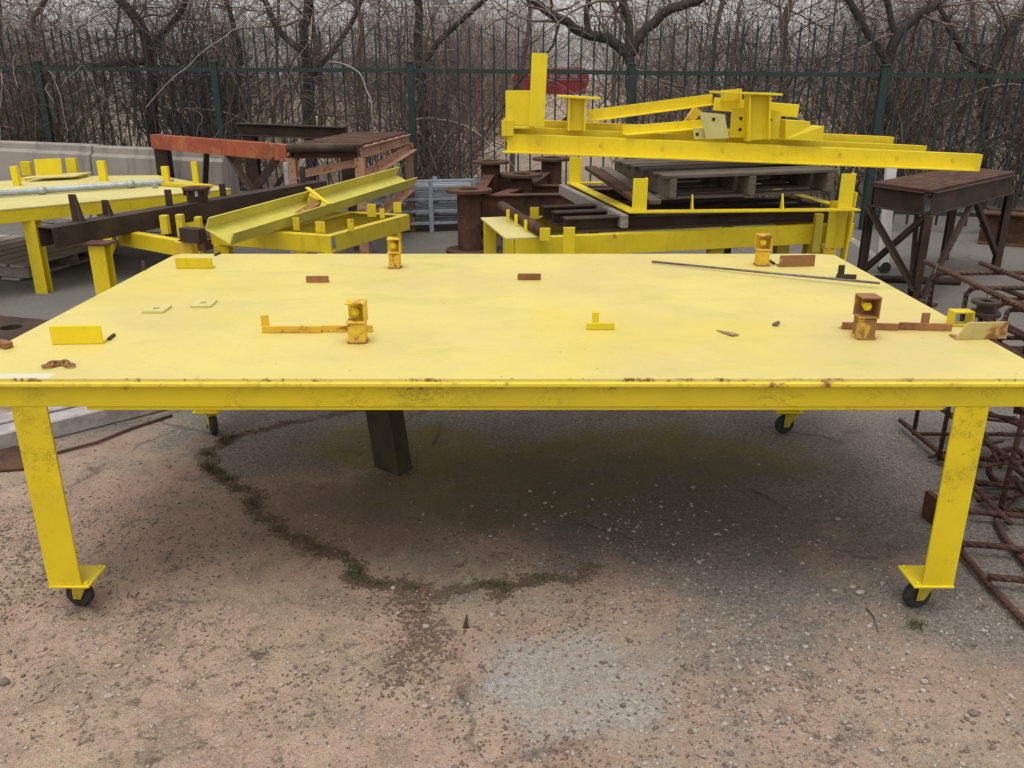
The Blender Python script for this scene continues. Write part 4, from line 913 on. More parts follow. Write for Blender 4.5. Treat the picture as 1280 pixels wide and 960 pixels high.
# ------------------------------------------------------------------ left ground things
a0, a1 = G(-60, 582), G(240, 506); d = (a1-a0).normalized(); nn2 = V((-d.y, d.x, 0))
for k, lab in ((0, 'front grey timber lying on the ground under the left end of the table'), (1, 'rear grey timber lying on the ground behind the front one at the left')):
    o = MB().bar(a0+nn2*(.075+.17*k)+V((0, 0, .047))-d*.1*k, a1+nn2*(.075+.17*k)+V((0, 0, .047))+d*.1*k, .13, .09).build('timber', M['lilac'], None, .006)
    tag(o, lab, 'timber')
o = MB().tube([G(70, 566, .01), G(120, 553, .012), G(165, 535, .01), G(215, 519, .01)], .007, 6).build('rusty_wire', M['rust'], None, 0, True); tag(o, 'thin rusty wire lying along the grey timbers', 'wire')
o = MB().plate([G(-30, 592, .004), G(30, 588, .004), G(32, 574, .004), G(22, 560, .004), G(-30, 556, .004)], (0, 0, .012)).build('rusty_plate', M['rust'], None, .002)
tag(o, 'rusty steel plate on the ground at the left edge beside the front left leg', 'steel plate')
# plate with a round hole
P = [G(-60, 428, .05), G(24, 424, .05), G(62, 400, .05), G(-25, 392, .05)]; c = G(14, 409, .05)
N_ = 32; vs = []
def sqp(k):
    f = k/N_*4; i = int(f) % 4; return P[i].lerp(P[(i+1) % 4], f-int(f))
for zz in (0, -.04):
    vs += [sqp(k)+V((0, 0, zz)) for k in range(N_)]
    for k in range(N_):
        q = sqp(k)-c; q.z = 0; q.normalize(); vs.append(c+q*.075+V((0, 0, zz)))
fs = []
for k in range(N_):
    j = (k+1) % N_; fs += [(k, j, N_+j, N_+k), (2*N_+k, 2*N_+j, 3*N_+j, 3*N_+k), (k, j, 2*N_+j, 2*N_+k), (N_+k, N_+j, 3*N_+j, 3*N_+k)]
tag(MB().add(vs, fs).build('holed_steel_plate', M['rust_dark'], None, .001), 'dark steel plate with a round hole on the ground left of the table', 'steel plate')
a = G(582, 786); tag(MB().plate([a+V((-.009, 0, .001)), a+V((.010, 0, .001)), a+V((.001, .075, .004))], (0, 0, .006)).build('rusty_wedge', M['rust_dark'], None), 'small dark rusty wedge on the ground below the table middle', 'metal scrap')

# ------------------------------------------------------------------ concrete barriers
def barrier(A, B, h, label):
    A, B = on(A, 0), on(B, 0); pf_ = [(-.28, 0), (.28, 0), (.28, .08), (.17, .28), (.125, h-.10), (.085, h-.095), (.075, h), (-.075, h), (-.085, h-.095), (-.125, h-.10), (-.17, .28), (-.28, .08)]
    o = MB().prof(A, B, pf_).build('concrete_barrier', M['concrete'], None, .015); return tag(o, label, 'concrete barrier', None)
za = .95; L0, L1 = G(-330, 163, za), G(284, 187, za); sp = G(184, 183, za)
sp = L0.lerp(L1, .79)
barrier(L0, sp-(L1-L0).normalized()*.012, za, 'long concrete barrier along the fence running out at the left edge')
barrier(sp+(L1-L0).normalized()*.012, L1, za-.012, 'concrete barrier segment behind the red oxide frame legs')

# ------------------------------------------------------------------ fence
FP = [(-480, 84, 15.6), (-180, 85, 14.4), (48, 86, 13.3), (268, 87, 12.4), (513, 88, 11.6), (790, 91, 10.9), (1105, 94, 10.2), (1470, 97, 9.5), (1900, 99, 8.8)]
fpts = [at(x, y, Y) for x, y, Y in FP]
fence = thing('metal_fence', 'dark green steel picket fence with pointed pickets running along the back of the yard', 'fence', (fpts[0].x, fpts[0].y, 0))
for i, p in enumerate(fpts):
    m = MB().bar(V((p.x, p.y, 0)), V((p.x, p.y, p.z+.09)), .085, .085, (0, 1, 0)); m.box((p.x, p.y, p.z+.10), (.10, .10, .02)); m.build('fence_post', M['fence'], fence, .004)
for a, b in zip(fpts[:-1], fpts[1:]):
    d = (b-a); L_ = d.length; dn_ = d.normalized(); m = MB(); nrm = V((dn_.y, -dn_.x, 0))
    m.bar(a+dn_*.045, b-dn_*.045, .04, .05)
    lo = lambda p: V((p.x, p.y, .22)); m.bar(lo(a)+dn_*.045, lo(b)-dn_*.045, .04, .045)
    n_ = int(L_/.152)
    for k in range(1, n_):
        q = a.lerp(b, k/n_)-nrm*.031; h0, h1 = .08, q.z+.50+random.Random(k*7).uniform(-.01, .01)
        m.bar(V((q.x, q.y, h0)), V((q.x, q.y, h1)), .020, .020, (0, 1, 0))
        m.add([(q.x-.0105, q.y-.0105, h1), (q.x+.0105, q.y-.0105, h1), (q.x+.0105, q.y+.0105, h1), (q.x-.0105, q.y+.0105, h1), (q.x, q.y, h1+.06)], [(0, 1, 4), (1, 2, 4), (2, 3, 4), (3, 0, 4)])
    m.build('fence_panel', M['fence'], fence)

# ------------------------------------------------------------------ red trailer and houses behind
rc = at(688, 118, 24); rt = thing('red_trailer', 'dark red open trailer body seen through the fence behind the yellow post', 'trailer', (rc.x, rc.y, 0))
m = MB(); zb_ = rc.z; x0, x1 = rc.x-1.02, rc.x+1.02
m.plate([(x0+.1, 24, zb_), (x1-.1, 24, zb_), (x1, 24, zb_+.36), (x0, 24, zb_+.36)], (0, 1.6, 0)); m.build('body', M['red_box'], rt, .01)
MB().plate([(x0-.02, 23.99, zb_+.37), (x1+.02, 23.99, zb_+.37), (x1-.14, 23.99, zb_+.66), (x0+.14, 23.99, zb_+.66)], (0, 1.6, 0)).build('upper_rack', M['red_box'], rt, .01)
for k in range(5):
    xx = x0+.45+k*.27; MB().box((xx+.1, 23.97, zb_+.50), (.20, .03, .20)).build('panel', m_simple('dusty_pink_panel', (.30, .20, .21), (.24, .15, .16), 5) if k == 0 else bpy.data.materials['dusty_pink_panel'], rt)
for xx in (x0+.4, x1-.4):
    MB().tube([(xx, 24.1, .38), (xx, 24.35, .38)], .38, 20).build('wheel', M['rubber'], rt); MB().box((xx, 24.5, .75), (.12, .6, .9)).build('strut', M['red_box'], rt)
M['siding'] = m_simple('pale_house_siding', (.66, .66, .64), (.56, .56, .55), 2, .7); M['siding2'] = m_simple('grey_house_siding', (.40, .42, .45), (.34, .36, .38), 2, .7)
M['roof'] = m_simple('grey_shingle_roof', (.38, .375, .37), (.28, .275, .27), 4, .9); M['glass'] = m_simple('dark_window_glass', (.03, .035, .04), (.05, .055, .06), 2, .15)
def house(px, Y, w, d, h, rh, mt, label):
    c = at(px, 97, Y); x = c.x; z0 = 0; t_ = thing('house', label, 'house', (x, Y, 0)); m = MB()
    m.box((x, Y+d/2, h/2), (w, d, h)); m.plate([(x-w/2, Y, h), (x+w/2, Y, h), (x, Y, h+rh)], (0, d, 0)); m.build('wall', M[mt], t_)
    r_ = MB(); 
    for s in (-1, 1):
        r_.plate([(x, Y-.4, h+rh), (x+s*(w/2+.4), Y-.4, h-.4*rh/(w/2)), (x+s*(w/2+.4), Y+d+.4, h-.4*rh/(w/2)), (x, Y+d+.4, h+rh)], (0, 0, .18))
    r_.build('roof', M['roof'], t_)
    for fx in (-.28, .28):
        for zz in ((1.6,) if h < 4 else (1.5, 4.2)):
            f_ = MB().box((x+fx*w, Y-.03, zz), (1.3, .08, 1.5)).build('window', M['white'], t_); MB().box((x+fx*w, Y-.08, zz), (1.1, .04, 1.3)).build('pane', M['glass'], f_)
    MB().box((x, Y-.03, 1.1), (1.1, .08, 2.2)).build('door', M['siding2'], t_)
house(150, 92, 7, 9, 2.9, 1.3, 'siding', 'white gabled house far behind the fence at the left')
house(440, 98, 15, 9, 2.6, 1.2, 'siding2', 'long grey house far behind the trees left of centre')
house(885, 92, 8, 9, 3.4, 1.4, 'siding', 'white gabled house far behind the fence right of centre')
house(1010, 100, 14, 10, 2.7, 1.2, 'siding2', 'wide grey house in the distance between the right fence posts')
house(1240, 92, 9, 9, 2.8, 1.3, 'siding', 'white gabled house far behind the fence at the right edge')

# ------------------------------------------------------------------ woodland
class Tubes:
    """collects tapering polylines and turns them into one mesh"""
    def __init__(s): s.v = []; s.q = []; s.n = 0
    def add(s, pts, rad, k):
        pts = np.asarray(pts, float); m = len(pts); d = np.gradient(pts, axis=0); d /= np.linalg.norm(d, axis=1)[:, None]+1e-9
        ref = np.array([.3, .9, .1]) if abs(d[0, 2]) > .6 else np.array([0, 0, 1.]); a = np.cross(d, ref); a /= np.linalg.norm(a, axis=1)[:, None]+1e-9; b = np.cross(d, a)
        th = np.arange(k)*2*np.pi/k; r = np.asarray(rad, float)[:, None, None]
        v = pts[:, None, :]+(a[:, None, :]*np.cos(th)[None, :, None]+b[:, None, :]*np.sin(th)[None, :, None])*r
        i = np.arange(m-1)[:, None]*k; j = np.arange(k)[None, :]; j2 = (j+1) % k
        q = np.stack([i+j, i+j2, i+k+j2, i+k+j], -1).reshape(-1, 4)+s.n
        s.v.append(v.reshape(-1, 3)); s.q.append(q); s.n += m*k
    def arrays(s): return np.concatenate(s.v), np.concatenate(s.q)
def wander(r, p, d, L, n, wob, lift=0., droop=0.):
    pts = [p]; d = d/np.linalg.norm(d); st = L/n
    for i in range(n):
        d = d+r.normal(0, wob, 3)+np.array([0, 0, lift-droop*i/n]); d /= np.linalg.norm(d); pts.append(pts[-1]+d*st)
    return np.array(pts)
def twigs(r, T_, p, d, L, rad, depth, k=3, dens=1.0):
    n = max(3, int(L/.14)); n = min(n, 9)
    pts = wander(r, p, d, L, n, .17, .02); rr_ = np.linspace(rad, rad*.35, n+1); T_.add(pts, rr_, k if depth < 2 else 4)
    if depth <= 0: return
    nb = int((2+L*3.0)*dens)
    for _ in range(nb):
        t = r.uniform(.15, 1.0); i = min(int(t*n), n-1); q = pts[i]+(pts[i+1]-pts[i])*(t*n-i); dd_ = pts[min(i+1, n)]-pts[i]; dd_ = dd_/(np.linalg.norm(dd_)+1e-9)
        side = r.normal(0, 1, 3); side -= dd_*side.dot(dd_); side /= np.linalg.norm(side)+1e-9
        nd = dd_*r.uniform(.3, .9)+side*r.uniform(.5, 1.0)
        twigs(r, T_, q, nd, L*r.uniform(.3, .6), rad*(1-.6*t)*.55, depth-1, 3, dens)
def tree(label, base, path, Y, r0_, seed, mt='bark', group=None, low=1.0, tw='twig', limbs=()):
    r = np.random.default_rng(seed); tr = Tubes(); br = Tubes(); r0 = r0_*.72
    b = at(base, 200, Y); pts = [np.array([b.x, Y, -.05])]+[np.array(at(px, py, Y)) for px, py in path]
    e_ = pts[-1]-pts[-2]; e_ /= np.linalg.norm(e_)
    if e_[2] < .3: e_[2] = .5
    ext_ = wander(r, pts[-1], e_+np.array([0, .15, .25]), r.uniform(3, 4.5), 9, .14, .08)[1:]; full = np.array(pts+list(ext_))
    # smooth subdivision
    fine_ = []
    for i in range(len(full)-1):
        for t in np.linspace(0, 1, 4, endpoint=False):
            p0, p1, p2, p3 = full[max(i-1, 0)], full[i], full[i+1], full[min(i+2, len(full)-1)]
            fine_.append(.5*((2*p1)+(-p0+p2)*t+(2*p0-5*p1+4*p2-p3)*t*t+(-p0+3*p1-3*p2+p3)*t**3))
    fine_ = np.array(fine_+[full[-1]]); fine_ += r.normal(0, r0*.12, fine_.shape); n = len(fine_)
    rad = r0*(1-np.linspace(0, 1, n)**.8*.75); rad[0] *= 1.35; rad *= 1+r.normal(0, .06, n)
    tr.add(fine_, rad, 10)
    for lp2, lr in limbs:
        lr *= .85
        lpts = [np.array(at(px, py, Y)) for px, py in lp2]; e2 = lpts[-1]-lpts[-2]; e2 /= np.linalg.norm(e2)
        le = np.array(lpts+list(wander(r, lpts[-1], e2+np.array([0, .1, .12]), 2.2, 6, .18, .05)[1:])); 
        lf_ = np.stack([np.interp(np.linspace(0, len(le)-1, len(le)*3), np.arange(len(le)), le[:, k]) for k in range(3)], -1); lf_[1:] += r.normal(0, lr*.15, lf_[1:].shape)
        tr.add(lf_, np.linspace(lr, lr*.35, len(lf_)), 8)
        for q_ in range(int(11*low)):
            i = r.integers(2, len(lf_)-1); d0 = r.normal(0, 1, 3); d0[2] = abs(d0[2])*.6; twigs(r, br, lf_[i], d0, r.uniform(.5, 1.5), lr*.28, 2, 3)
    for q_ in range(int(30*low)):
        i = r.integers(4, n-1); hgt = fine_[i, 2]; d0 = r.normal(0, 1, 3); d0 = d0/np.linalg.norm(d0)+np.array([0, 0, .35 if hgt > 1.2 else .1]); twigs(r, br, fine_[i], d0, r.uniform(.7, 2.1), min(rad[i]*.33, .022), 2, 3)
    t_ = thing('bare_tree', label, 'tree', (b.x, Y, 0), group)
    v, q = tr.arrays(); npmesh('trunk', v, quads=q, mat=M[mt], parent=t_, smooth=True)
    v, q = br.arrays(); npmesh('crown', v, quads=q, mat=M[tw], parent=t_)
    return t_
tree('dark tree with a low crooked limb leaning out over the fence at the far left', 195, [(192, 150), (188, 80), (178, 35), (150, 0)], 14.0, .13, 1, limbs=([[(190, 75), (150, 78), (100, 84), (40, 80), (0, 88)], .07], [[(186, 60), (215, 30), (235, 0)], .06]), tw='twig_red')
tree('upright dark forked tree behind the fence left of centre', 385, [(388, 160), (384, 90), (380, 45), (386, 0)], 13.6, .13, 2, limbs=([[(384, 70), (350, 40), (330, 0)], .06], [[(386, 100), (420, 60), (450, 10)], .05]))
tree('stout dark trunk just behind the fence post left of centre', 530, [(528, 120), (522, 60), (524, 0)], 13.0, .105, 3, limbs=([[(526, 80), (560, 40), (600, 5)], .05],))
tree('gnarled forked tree spreading wide black limbs behind the yellow weldment', 792, [(790, 150), (788, 95), (786, 58)], 12.2, .11, 4, 'bark', low=1.2,
     limbs=([[(787, 70), (760, 48), (735, 45), (700, 24), (668, 2)], .085], [[(789, 66), (800, 45), (832, 14), (868, 2), (900, -12)], .085], [[(736, 46), (732, 20), (738, -10)], .05], [[(700, 26), (690, 60), (670, 80)], .02]))
tree('thick leaning tree behind the right hand fence post', 1112, [(1114, 150), (1108, 95), (1118, 50), (1150, 18), (1180, -5)], 12.0, .11, 5, limbs=([[(1110, 80), (1085, 40), (1060, 0)], .06], [[(1120, 48), (1112, 10), (1105, -20)], .05]), tw='twig_red')
tree('slim reddish tree between the right fence posts', 975, [(978, 150), (985, 80), (980, 30), (990, -5)], 14.5, .075, 6, 'bark2', tw='twig_red')
tree('slim grey tree behind the red trailer', 640, [(642, 140), (655, 70), (662, 20), (660, -10)], 15.5, .07, 7, 'bark2')
tree('dark leaning tree at the far right behind the fence', 1235, [(1232, 150), (1240, 90), (1262, 40), (1290, 0)], 12.4, .10, 8, limbs=([[(1238, 100), (1200, 60), (1180, 20)], .05],), tw='twig_red')
tree('twin of thin crooked stems at the far left edge', 40, [(45, 140), (60, 80), (40, 30), (60, -5)], 14.8, .07, 9, 'bark2', tw='twig_red')
tree('slender grey tree between the forked tree and the slim reddish one', 900, [(900, 150), (890, 90), (897, 30), (905, -10)], 17, .08, 10, 'bark2')
tree('thin pale trunk behind the fence between the left forked tree and the stout trunk', 455, [(455, 150), (448, 90), (452, 30), (440, -10)], 16, .075, 11, 'bark2')
tree('thin dark trunk behind the fence above the concrete barrier end', 290, [(292, 140), (300, 80), (292, 30), (280, -10)], 16, .08, 12)
rt_ = random.Random(4)
for k in range(26):
    x = -260+k*62+rt_.uniform(-25, 25)
    x = 765 if 640 < x < 745 else x; Y = rt_.uniform(19, 42)
    lean = rt_.uniform(-14, 14)
    tree('slim bare tree standing deep in the woodland behind the fence', x, [(x+lean*.3, 110), (x+lean, 60), (x+lean*1.6, 10)], Y, rt_.uniform(.05, .10), 40+k, rt_.choice(('bark', 'bark2')), 'slim bare trees deep in the woodland', .8 if Y < 30 else .5, rt_.choice(('twig', 'twig_red')))

# brush thicket: shrub prototypes repeated into one mesh per tone
def shrub_proto(seed, hgt, ns, rad=.012):
    r = np.random.default_rng(seed); T_ = Tubes()
    for k in range(ns):
        a = r.uniform(0, 2*np.pi); p = np.array([r.normal(0, .18), r.normal(0, .18), -.05]); d = np.array([np.cos(a)*.38, np.sin(a)*.38, 1.0])
        twigs(r, T_, p, d, hgt*r.uniform(.6, 1.0), rad, 2, 3, .85)
    return T_.arrays()
def vine_proto(seed):
    r = np.random.default_rng(seed); T_ = Tubes()
    for k in range(14):
        p = np.array([r.normal(0, .8), r.normal(0, .5), r.uniform(1.2, 3.6)]); d = np.array([r.choice([-1, 1])*1., r.normal(0, .3), r.uniform(-.2, .5)])
        T_.add(wander(r, p, d, r.uniform(1.2, 3.2), 16, .16, .06, .32), np.linspace(.007, .003, 17), 3)
    return T_.arrays()
def thicket(name, protos, spots, mat, seed):
    r = np.random.default_rng(seed); vs, qs, n = [], [], 0
    for (x, y, s) in spots:
        v, q = protos[r.integers(len(protos))]; a = r.uniform(0, 2*np.pi); c, sn = np.cos(a), np.sin(a)
        w = np.stack([(v[:, 0]*c-v[:, 1]*sn)*s+x, (v[:, 0]*sn+v[:, 1]*c)*s+y, v[:, 2]*s*r.uniform(.85, 1.15)+.03], -1)
        vs.append(w); qs.append(q+n); n += len(v)
    o = npmesh(name, np.concatenate(vs), quads=np.concatenate(qs), mat=M[mat]); return tag(o, kind='stuff')
def seen_px(x, y): return 640+FPX*x/(y*math.cos(PITCH)+.45)
def clear(x, y, u):
    p = seen_px(x, y)
    if 585 < p < 790 and y < 24: return True
    if (300 < p < 520 or 835 < p < 1090) and u < .6: return True
    return (110 < p < 200 or 850 < p < 920 or 975 < p < 1035 or 1195 < p < 1265) and u < (.93 if y > 15 else .6)
def fence_y(x):
    xs = [p.x for p in fpts]; ys = [p.y for p in fpts]; return float(np.interp(x, xs, ys))
protos = [shrub_proto(s, 3.0, 9) for s in range(6)]; tall = [shrub_proto(80+s, 4.2, 12, .008) for s in range(5)]; small = [shrub_proto(20+s, 1.6, 8) for s in range(4)]; vines = [vine_proto(60+s) for s in range(4)]
def spots(n, seed, d0, d1, smin, smax, spread=.62):
    r = np.random.default_rng(seed); out = []
    for k in range(n):
        dpt = d0+(d1-d0)*r.uniform()**1.3; Y = 11+dpt; x = r.uniform(-spread, spread)*(Y+2); fy = fence_y(x)
        Yp = max(Y, fy+.9+r.uniform(0, .8)) if d0 < 3 else Y+max(0, fy-11)
        u_ = r.uniform()
        if not clear(x, Yp, u_): out.append((x, Yp, r.uniform(smin, smax)))
    return out
a = thicket('brush_thicket', protos, spots(70, 1, .8, 9, .7, 1.15), 'twig', 1); tag(a, 'tangled grey bare brush filling the woodland edge behind the fence', 'brush')
a = thicket('brush_thicket', protos, spots(50, 2, .8, 12, .7, 1.2), 'twig_red', 2); tag(a, 'tangled reddish brown brush mixed into the woodland edge', 'brush')
a = thicket('brush_thicket', protos, spots(46, 12, .8, 8, .7, 1.15), 'twig_dark', 12); tag(a, 'dark tangled brush mixed into the woodland edge', 'brush')
a = thicket('fine_brush', tall, spots(70, 13, .8, 16, .8, 1.15), 'twig_dark', 13); tag(a, 'tall fine dark twigs filling the woodland edge', 'brush')
a = thicket('low_undergrowth', small, spots(90, 3, .6, 6, .6, 1.1), 'twig', 3); tag(a, 'low tangled undergrowth along the foot of the fence', 'undergrowth')
a = thicket('far_brush', protos, spots(64, 4, 14, 45, 1.0, 1.8), 'twig', 4); tag(a, 'far grey brush deep in the woodland', 'brush')
a = thicket('hanging_vines', vines, spots(34, 5, .9, 4, .8, 1.1), 'twig_pale', 5); tag(a, 'pale dry vines looping through the brush', 'vines')
a = thicket('hanging_vines', vines, spots(26, 6, .9, 5, .8, 1.1), 'twig_red', 6); tag(a, 'reddish vines looping through the brush', 'vines')
a = thicket('hanging_vines', vines, spots(60, 16, .9, 5, .85, 1.15), 'twig_dark', 16); tag(a, 'dark tangled vines and low boughs crossing behind the fence', 'vines')
a = thicket('hanging_vines', vines, spots(30, 17, .9, 6, .9, 1.2), 'twig', 17); tag(a, 'grey looping vines crossing behind the fence', 'vines')
# distant wooded slope as a rough mass of branches
a = thicket('distant_woods', tall, [(x, y, s*2.2) for x, y, s in spots(120, 8, 98, 130, 1.0, 1.6, .70)], 'twig', 8); tag(a, 'distant line of bare woods beyond the houses', 'woods')

# ------------------------------------------------------------------ scatter: gravel, chips, grass
def scatter_pts(n, seed, fn, X0=-3.2, X1=3.2, Ya=1.5, Yb=6.5):
    r = np.random.default_rng(seed); out = []
    while len(out) < n:
        X = r.uniform(X0, X1, 4000); Y = Ya+(Yb-Ya)*r.uniform(0, 1, 4000)**1.6; keep = r.uniform(0, 1, 4000) < fn(X, Y); out += list(zip(X[keep], Y[keep]))
    return np.array(out[:n])
def clump(X, Y, s, ph):
    return .5+.25*(np.sin(X*s+ph+1.3*np.sin(Y*s*.7))+np.sin(Y*s*1.3+ph*2+1.7*np.sin(X*s*.6+ph)))
ICO_V = None
def ico():
    t = (1+5**.5)/2; v = np.array([(-1, t, 0), (1, t, 0), (-1, -t, 0), (1, -t, 0), (0, -1, t), (0, 1, t), (0, -1, -t), (0, 1, -t), (t, 0, -1), (t, 0, 1), (-t, 0, -1), (-t, 0, 1)])/np.sqrt(1+t*t)
    f = np.array([(0, 11, 5), (0, 5, 1), (0, 1, 7), (0, 7, 10), (0, 10, 11), (1, 5, 9), (5, 11, 4), (11, 10, 2), (10, 7, 6), (7, 1, 8), (3, 9, 4), (3, 4, 2), (3, 2, 6), (3, 6, 8), (3, 8, 9), (4, 9, 5), (2, 4, 11), (6, 2, 10), (8, 6, 7), (9, 8, 1)])
    return v, f
IV, IF = ico()
def stones(name, P, smin, smax, seed, mats, label, flat=.55, pw_=3.0):
    r = np.random.default_rng(seed); n = len(P); s = smin+(smax-smin)*r.uniform(0, 1, n)**pw_
    v = IV[None]*(1+r.normal(0, .27, (n, 12, 1))); v = v*np.stack([s, s*r.uniform(.55, 1, n), s*flat*r.uniform(.6, 1.1, n)], -1)[:, None, :]
    a = r.uniform(0, 6.28, n); c, sn = np.cos(a)[:, None], np.sin(a)[:, None]
    w = np.stack([v[..., 0]*c-v[..., 1]*sn+P[:, 0:1], v[..., 0]*sn+v[..., 1]*c+P[:, 1:2], v[..., 2]+(s*flat*.35)[:, None]], -1).reshape(-1, 3)
    f = (IF[None]+np.arange(n)[:, None, None]*12).reshape(-1, 3); mi = np.repeat(r.integers(0, len(mats), n), 20)
    o = npmesh(name, w, tris=f, mats=[M[m] for m in mats], midx=mi); return tag(o, label, 'gravel', None, 'stuff')
dens = lambda X, Y: np.where((X > .3+.4*np.sin(Y*3)) & (Y > 2.55), .25, 1.)*np.clip(.05+.9*clump(X, Y, 2.1, .4)**2*np.clip(1.5-(Y-1.8)*.55, .06, 1)*(1-.75*np.exp(-((X-.12)**2/.14+(Y-2.1)**2/.10))), 0, 1)
stones('gravel', scatter_pts(26000, 11, dens), .0010, .0068, 12, ['stone', 'stone_d', 'stone_d', 'stone'], 'fine pale and brown gravel strewn over the dirt')
right = lambda X, Y: np.clip(np.exp(-((X-.75)**2/.5+(Y-2.15)**2/.22))+.7*np.exp(-((X+.45)**2/.10+(Y-2.05)**2/.05))+.5*np.exp(-((X+1.35)**2/.15+(Y-2.15)**2/.1))+.5*np.exp(-((X-.55)**2/.5+(Y-3.0)**2/.1)), 0, 1)
stones('coarse_gravel', scatter_pts(2600, 13, right), .003, .0115, 14, ['stone', 'stone_w', 'stone', 'stone_d'], 'coarser broken gravel patches in the foreground dirt')
def chips(name, P, smin, smax, seed, mat, label, thin=.5):
    r = np.random.default_rng(seed); n = len(P); s = r.uniform(smin, smax, n); a = r.uniform(0, 6.28, n); tl = r.uniform(-.4, .4, n)
    q = np.array([(-1, -thin, 0), (0, -thin*1.3, .12), (1, -thin*.6, 0), (.9, thin*.7, .1), (0, thin, .2), (-.9, thin*.8, .02)])
    v = q[None]*s[:, None, None]; v = v+r.normal(0, .2, v.shape)*s[:, None, None]*np.array([1, .6, .5]); c, sn = np.cos(a)[:, None], np.sin(a)[:, None]
    w = np.stack([v[..., 0]*c-v[..., 1]*sn+P[:, 0:1], v[..., 0]*sn+v[..., 1]*c+P[:, 1:2], np.abs(v[..., 2]+v[..., 0]*tl[:, None]*.3)+.0015], -1).reshape(-1, 3)
    b = np.arange(n)[:, None]*6; f = np.concatenate([b+np.array([[0, 1, 4, 5]]), b+np.array([[1, 2, 3, 4]])]); o = npmesh(name, w, quads=f, mat=M[mat]); return tag(o, label, 'debris', None, 'stuff')
ld = lambda X, Y: np.clip((np.clip(clump(X, Y, 3.1, 2.0)*clump(X, Y, 9.7, 1.0)*1.6, 0, 1)**2)*np.where(X < .3, 1, .35)*(1-.9*np.exp(-((X-.12)**2/.12+(Y-2.1)**2/.09)))*np.clip(1.6-(Y-1.8)*.6, .08, 1), 0, 1)
chips('bark_chips', scatter_pts(9000, 15, ld), .001, .0065, 16, 'chip', 'dark bark chips and leaf crumbs strewn over the dirt')
chips('dry_straw', scatter_pts(520, 17, lambda X, Y: np.exp(-((X+1.7)**2/.15+(Y-2.5)**2/.3))+.25*np.exp(-((X+.3)**2/.05+(Y-2.45)**2/.1))), .008, .026, 18, 'straw', 'dry straw and dead grass by the left front leg', .05)
crack_px = [(470, 512), (430, 516), (360, 528), (300, 543), (262, 562), (258, 582), (285, 600), (310, 612), (318, 638), (350, 668), (385, 682), (425, 695), (438, 722), (470, 732), (520, 733), (580, 736), (630, 733), (690, 722), (740, 708)]
cp = [G(x, y) for x, y in crack_px]
def jag(pl, wts_, seed=44):
    r = np.random.default_rng(seed); out = []
    for a, b in zip(pl[:-1], pl[1:]):
        out += [a, a.lerp(b, .33)+V((r.normal(0, .03), r.normal(0, .03), 0)), a.lerp(b, .66)+V((r.normal(0, .03), r.normal(0, .03), 0))]
    return out+[pl[-1]], [w*r.choice([.15, .5, 1.]) for w in wts_ for _ in range(3)]
def along(pl, n, seed, wid, wts):
    r = np.random.default_rng(seed); out = []
    for _ in range(n):
        t = r.uniform(0, len(pl)-1.001); i = int(t)
        if r.uniform() > wts[i]: continue
        q = pl[i].lerp(pl[i+1], t-i); out.append((q.x+r.normal(0, wid), q.y+r.normal(0, wid*.8)))
    return np.array(out)
def gate(P, cut=.1):
    c_ = np.sin(P[:, 0]*31+2*np.sin(P[:, 1]*23))+np.sin(P[:, 1]*37+P[:, 0]*17)+.6*np.sin(P[:, 0]*9+1)
    return P[(c_ > cut) & (np.random.default_rng(3).uniform(size=len(P)) < np.clip((c_-cut)*1.1+.15, 0, 1))]
wts = [.5, .8, .9, .8, 1, 1, 1, .8, .8, 1, .9, .6, .9, .8, .9, .7, .9, .3]
def blades(name, P, h, seed, mat, label):
    r = np.random.default_rng(seed); n = len(P); a = r.uniform(0, 6.28, n); H_ = h*r.uniform(.4, 1.2, n); w_ = r.uniform(.0008, .0022, n); ln = r.normal(0, .7, (n, 2))*H_[:, None]
    dx, dy = np.cos(a)*w_, np.sin(a)*w_; z0 = np.zeros(n)
    v = np.stack([np.stack([P[:, 0]-dx, P[:, 1]-dy, z0], -1), np.stack([P[:, 0]+dx, P[:, 1]+dy, z0], -1), np.stack([P[:, 0]+dx*.8+ln[:, 0]*.4, P[:, 1]+dy*.8+ln[:, 1]*.4, H_*.6], -1), np.stack([P[:, 0]-dx*.8+ln[:, 0]*.4, P[:, 1]-dy*.8+ln[:, 1]*.4, H_*.6], -1), np.stack([P[:, 0]+ln[:, 0], P[:, 1]+ln[:, 1], H_], -1)], 1).reshape(-1, 3)
    b = np.arange(n)[:, None]*5; o = npmesh(name, v, quads=b+np.array([[0, 1, 2, 3]]), tris=b+np.array([[3, 2, 4]]), mat=M[mat]); return tag(o, label, 'grass', None, 'stuff')
cpj, wtj = jag(cp, wts)
blades('crack_grass', gate(along(cpj, 9500, 21, .017, wtj), .4), .019, 22, 'grass', 'dark green grass and moss growing along the crack in the pavement')
blades('crack_moss', gate(along(cpj, 7000, 29, .020, wtj), -.7), .007, 32, 'grass', 'thin line of dark moss filling the pavement crack')
chips('crack_debris', along(cpj, 5200, 23, .022, [1]*54), .002, .008, 24, 'chip', 'dark crumbs caught along the crack')
cp2 = [G(x, y) for x, y in [(500, 730), (515, 755), (535, 790), (525, 820), (480, 860)]]
chips('loose_debris', along(cp2, 1500, 25, .05, [1, 1, .8, .5]), .0015, .008, 26, 'chip', 'dark crumbs spreading forward from the crack'); 
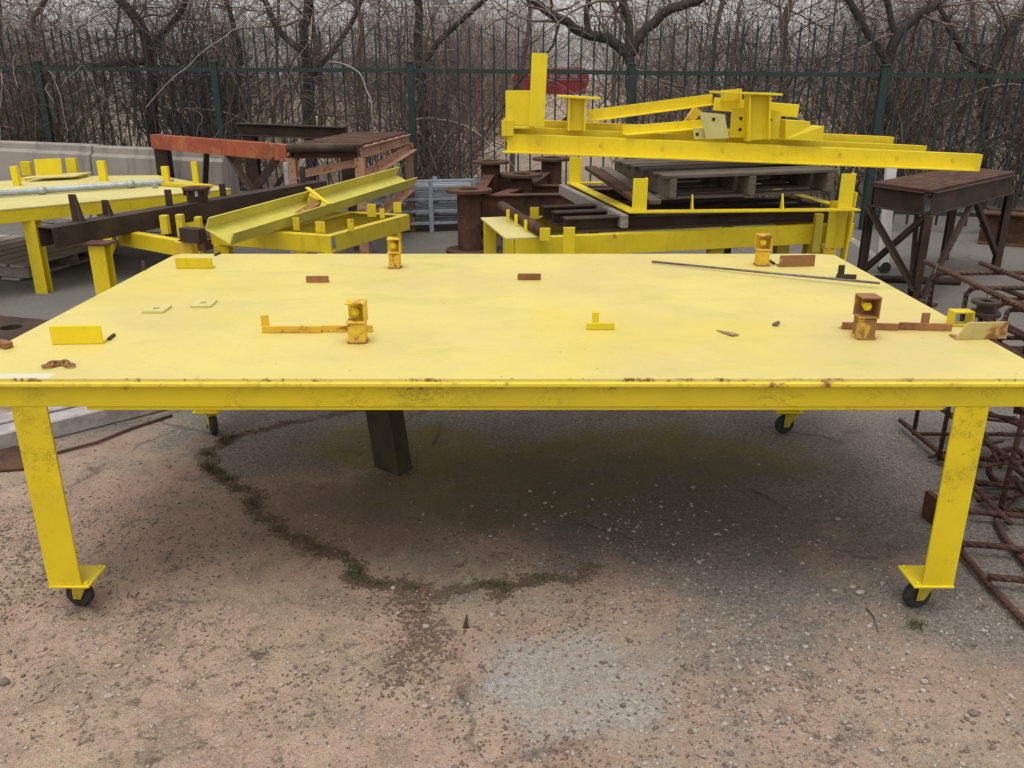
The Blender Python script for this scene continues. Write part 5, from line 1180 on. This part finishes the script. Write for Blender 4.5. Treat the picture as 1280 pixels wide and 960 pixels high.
blades('grass_tuft', np.concatenate([np.random.default_rng(30+i).normal(0, .016, (70, 2))+np.array(G(x, y).xy) for i, (x, y) in enumerate([(1145, 783), (625, 732), (1205, 975), (860, 870)])][:2]), .03, 27, 'grass', 'tiny green grass tufts in the foreground dirt')
# larger single stones
st_px = [(533, 784, .014, 'w'), (403, 817, .011, 'w'), (135, 872, .016, 'w'), (530, 884, .013, 'w'), (1075, 742, .017, 'w'), (1065, 735, .015, 's'), (1155, 853, .014, 'w'), (960, 838, .015, 's'), (1047, 650, .014, 's'), (782, 780, .012, 'w'), (5, 855, .02, 'd'), (1230, 790, .013, 's'), (1060, 912, .011, 'd'), (1216, 893, .018, 'd')]
ST_LAB = ['white stone in the dirt just behind the rusty wedge', 'white stone in the dirt left of the rusty wedge, in front of the crack grass', 'largest white stone in the dirt in front of the left front caster', 'white stone at the left border of the bare concrete patch',
 'white stone in the gravel just left of the right front caster, nearer one', 'tan stone touching the whitish one left of the right front caster', 'white stone in the gravel in front of the right front caster', 'tan stone in the gravel midway between the concrete patch and the right leg',
 'tan stone alone on the grey asphalt under the right end of the table', 'white stone on the dirt behind the bare concrete patch', 'dark brown stone at the left edge of the picture', 'tan stone in the gravel at the right edge, beside the rebar mat end', 'small dark stone in the foreground gravel, nearer than all others on the right', 'dark brown stone in the foreground gravel near the bottom right corner']
for i, (x, y, s, k) in enumerate(st_px):
    r = np.random.default_rng(70+i); c = G(x, y); v = IV*(1+r.normal(0, .14, (12, 1)))*np.array([s, s*.75, s*.6]); m = MB().add([V(q)+c+V((0, 0, s*.35)) for q in v], [tuple(f) for f in IF])
    o = m.build('stone', M[{'w': 'stone_w', 's': 'stone', 'd': 'stone_d'}[k]], None, .002)
    tag(o, ST_LAB[i], 'stone')
for pts, lab in (([(940, 612), (960, 622), (985, 637)], 'thin dry stick lying on the grey asphalt under the right half of the table'), ([(541, 556), (548, 543), (550, 528)], 'pale curled stick on the mossy ground right of the centre leg'), ([(1083, 760), (1092, 772), (1098, 790)], 'short dark stick in the dirt left of the right front caster')):
    P_ = [G(x, y, .004) for x, y in pts]; P_[1].z = .008
    tag(MB().tube(P_, [.003, .0028, .002], 5).build('stick', M['chip'], None, 0, True), lab, 'stick')
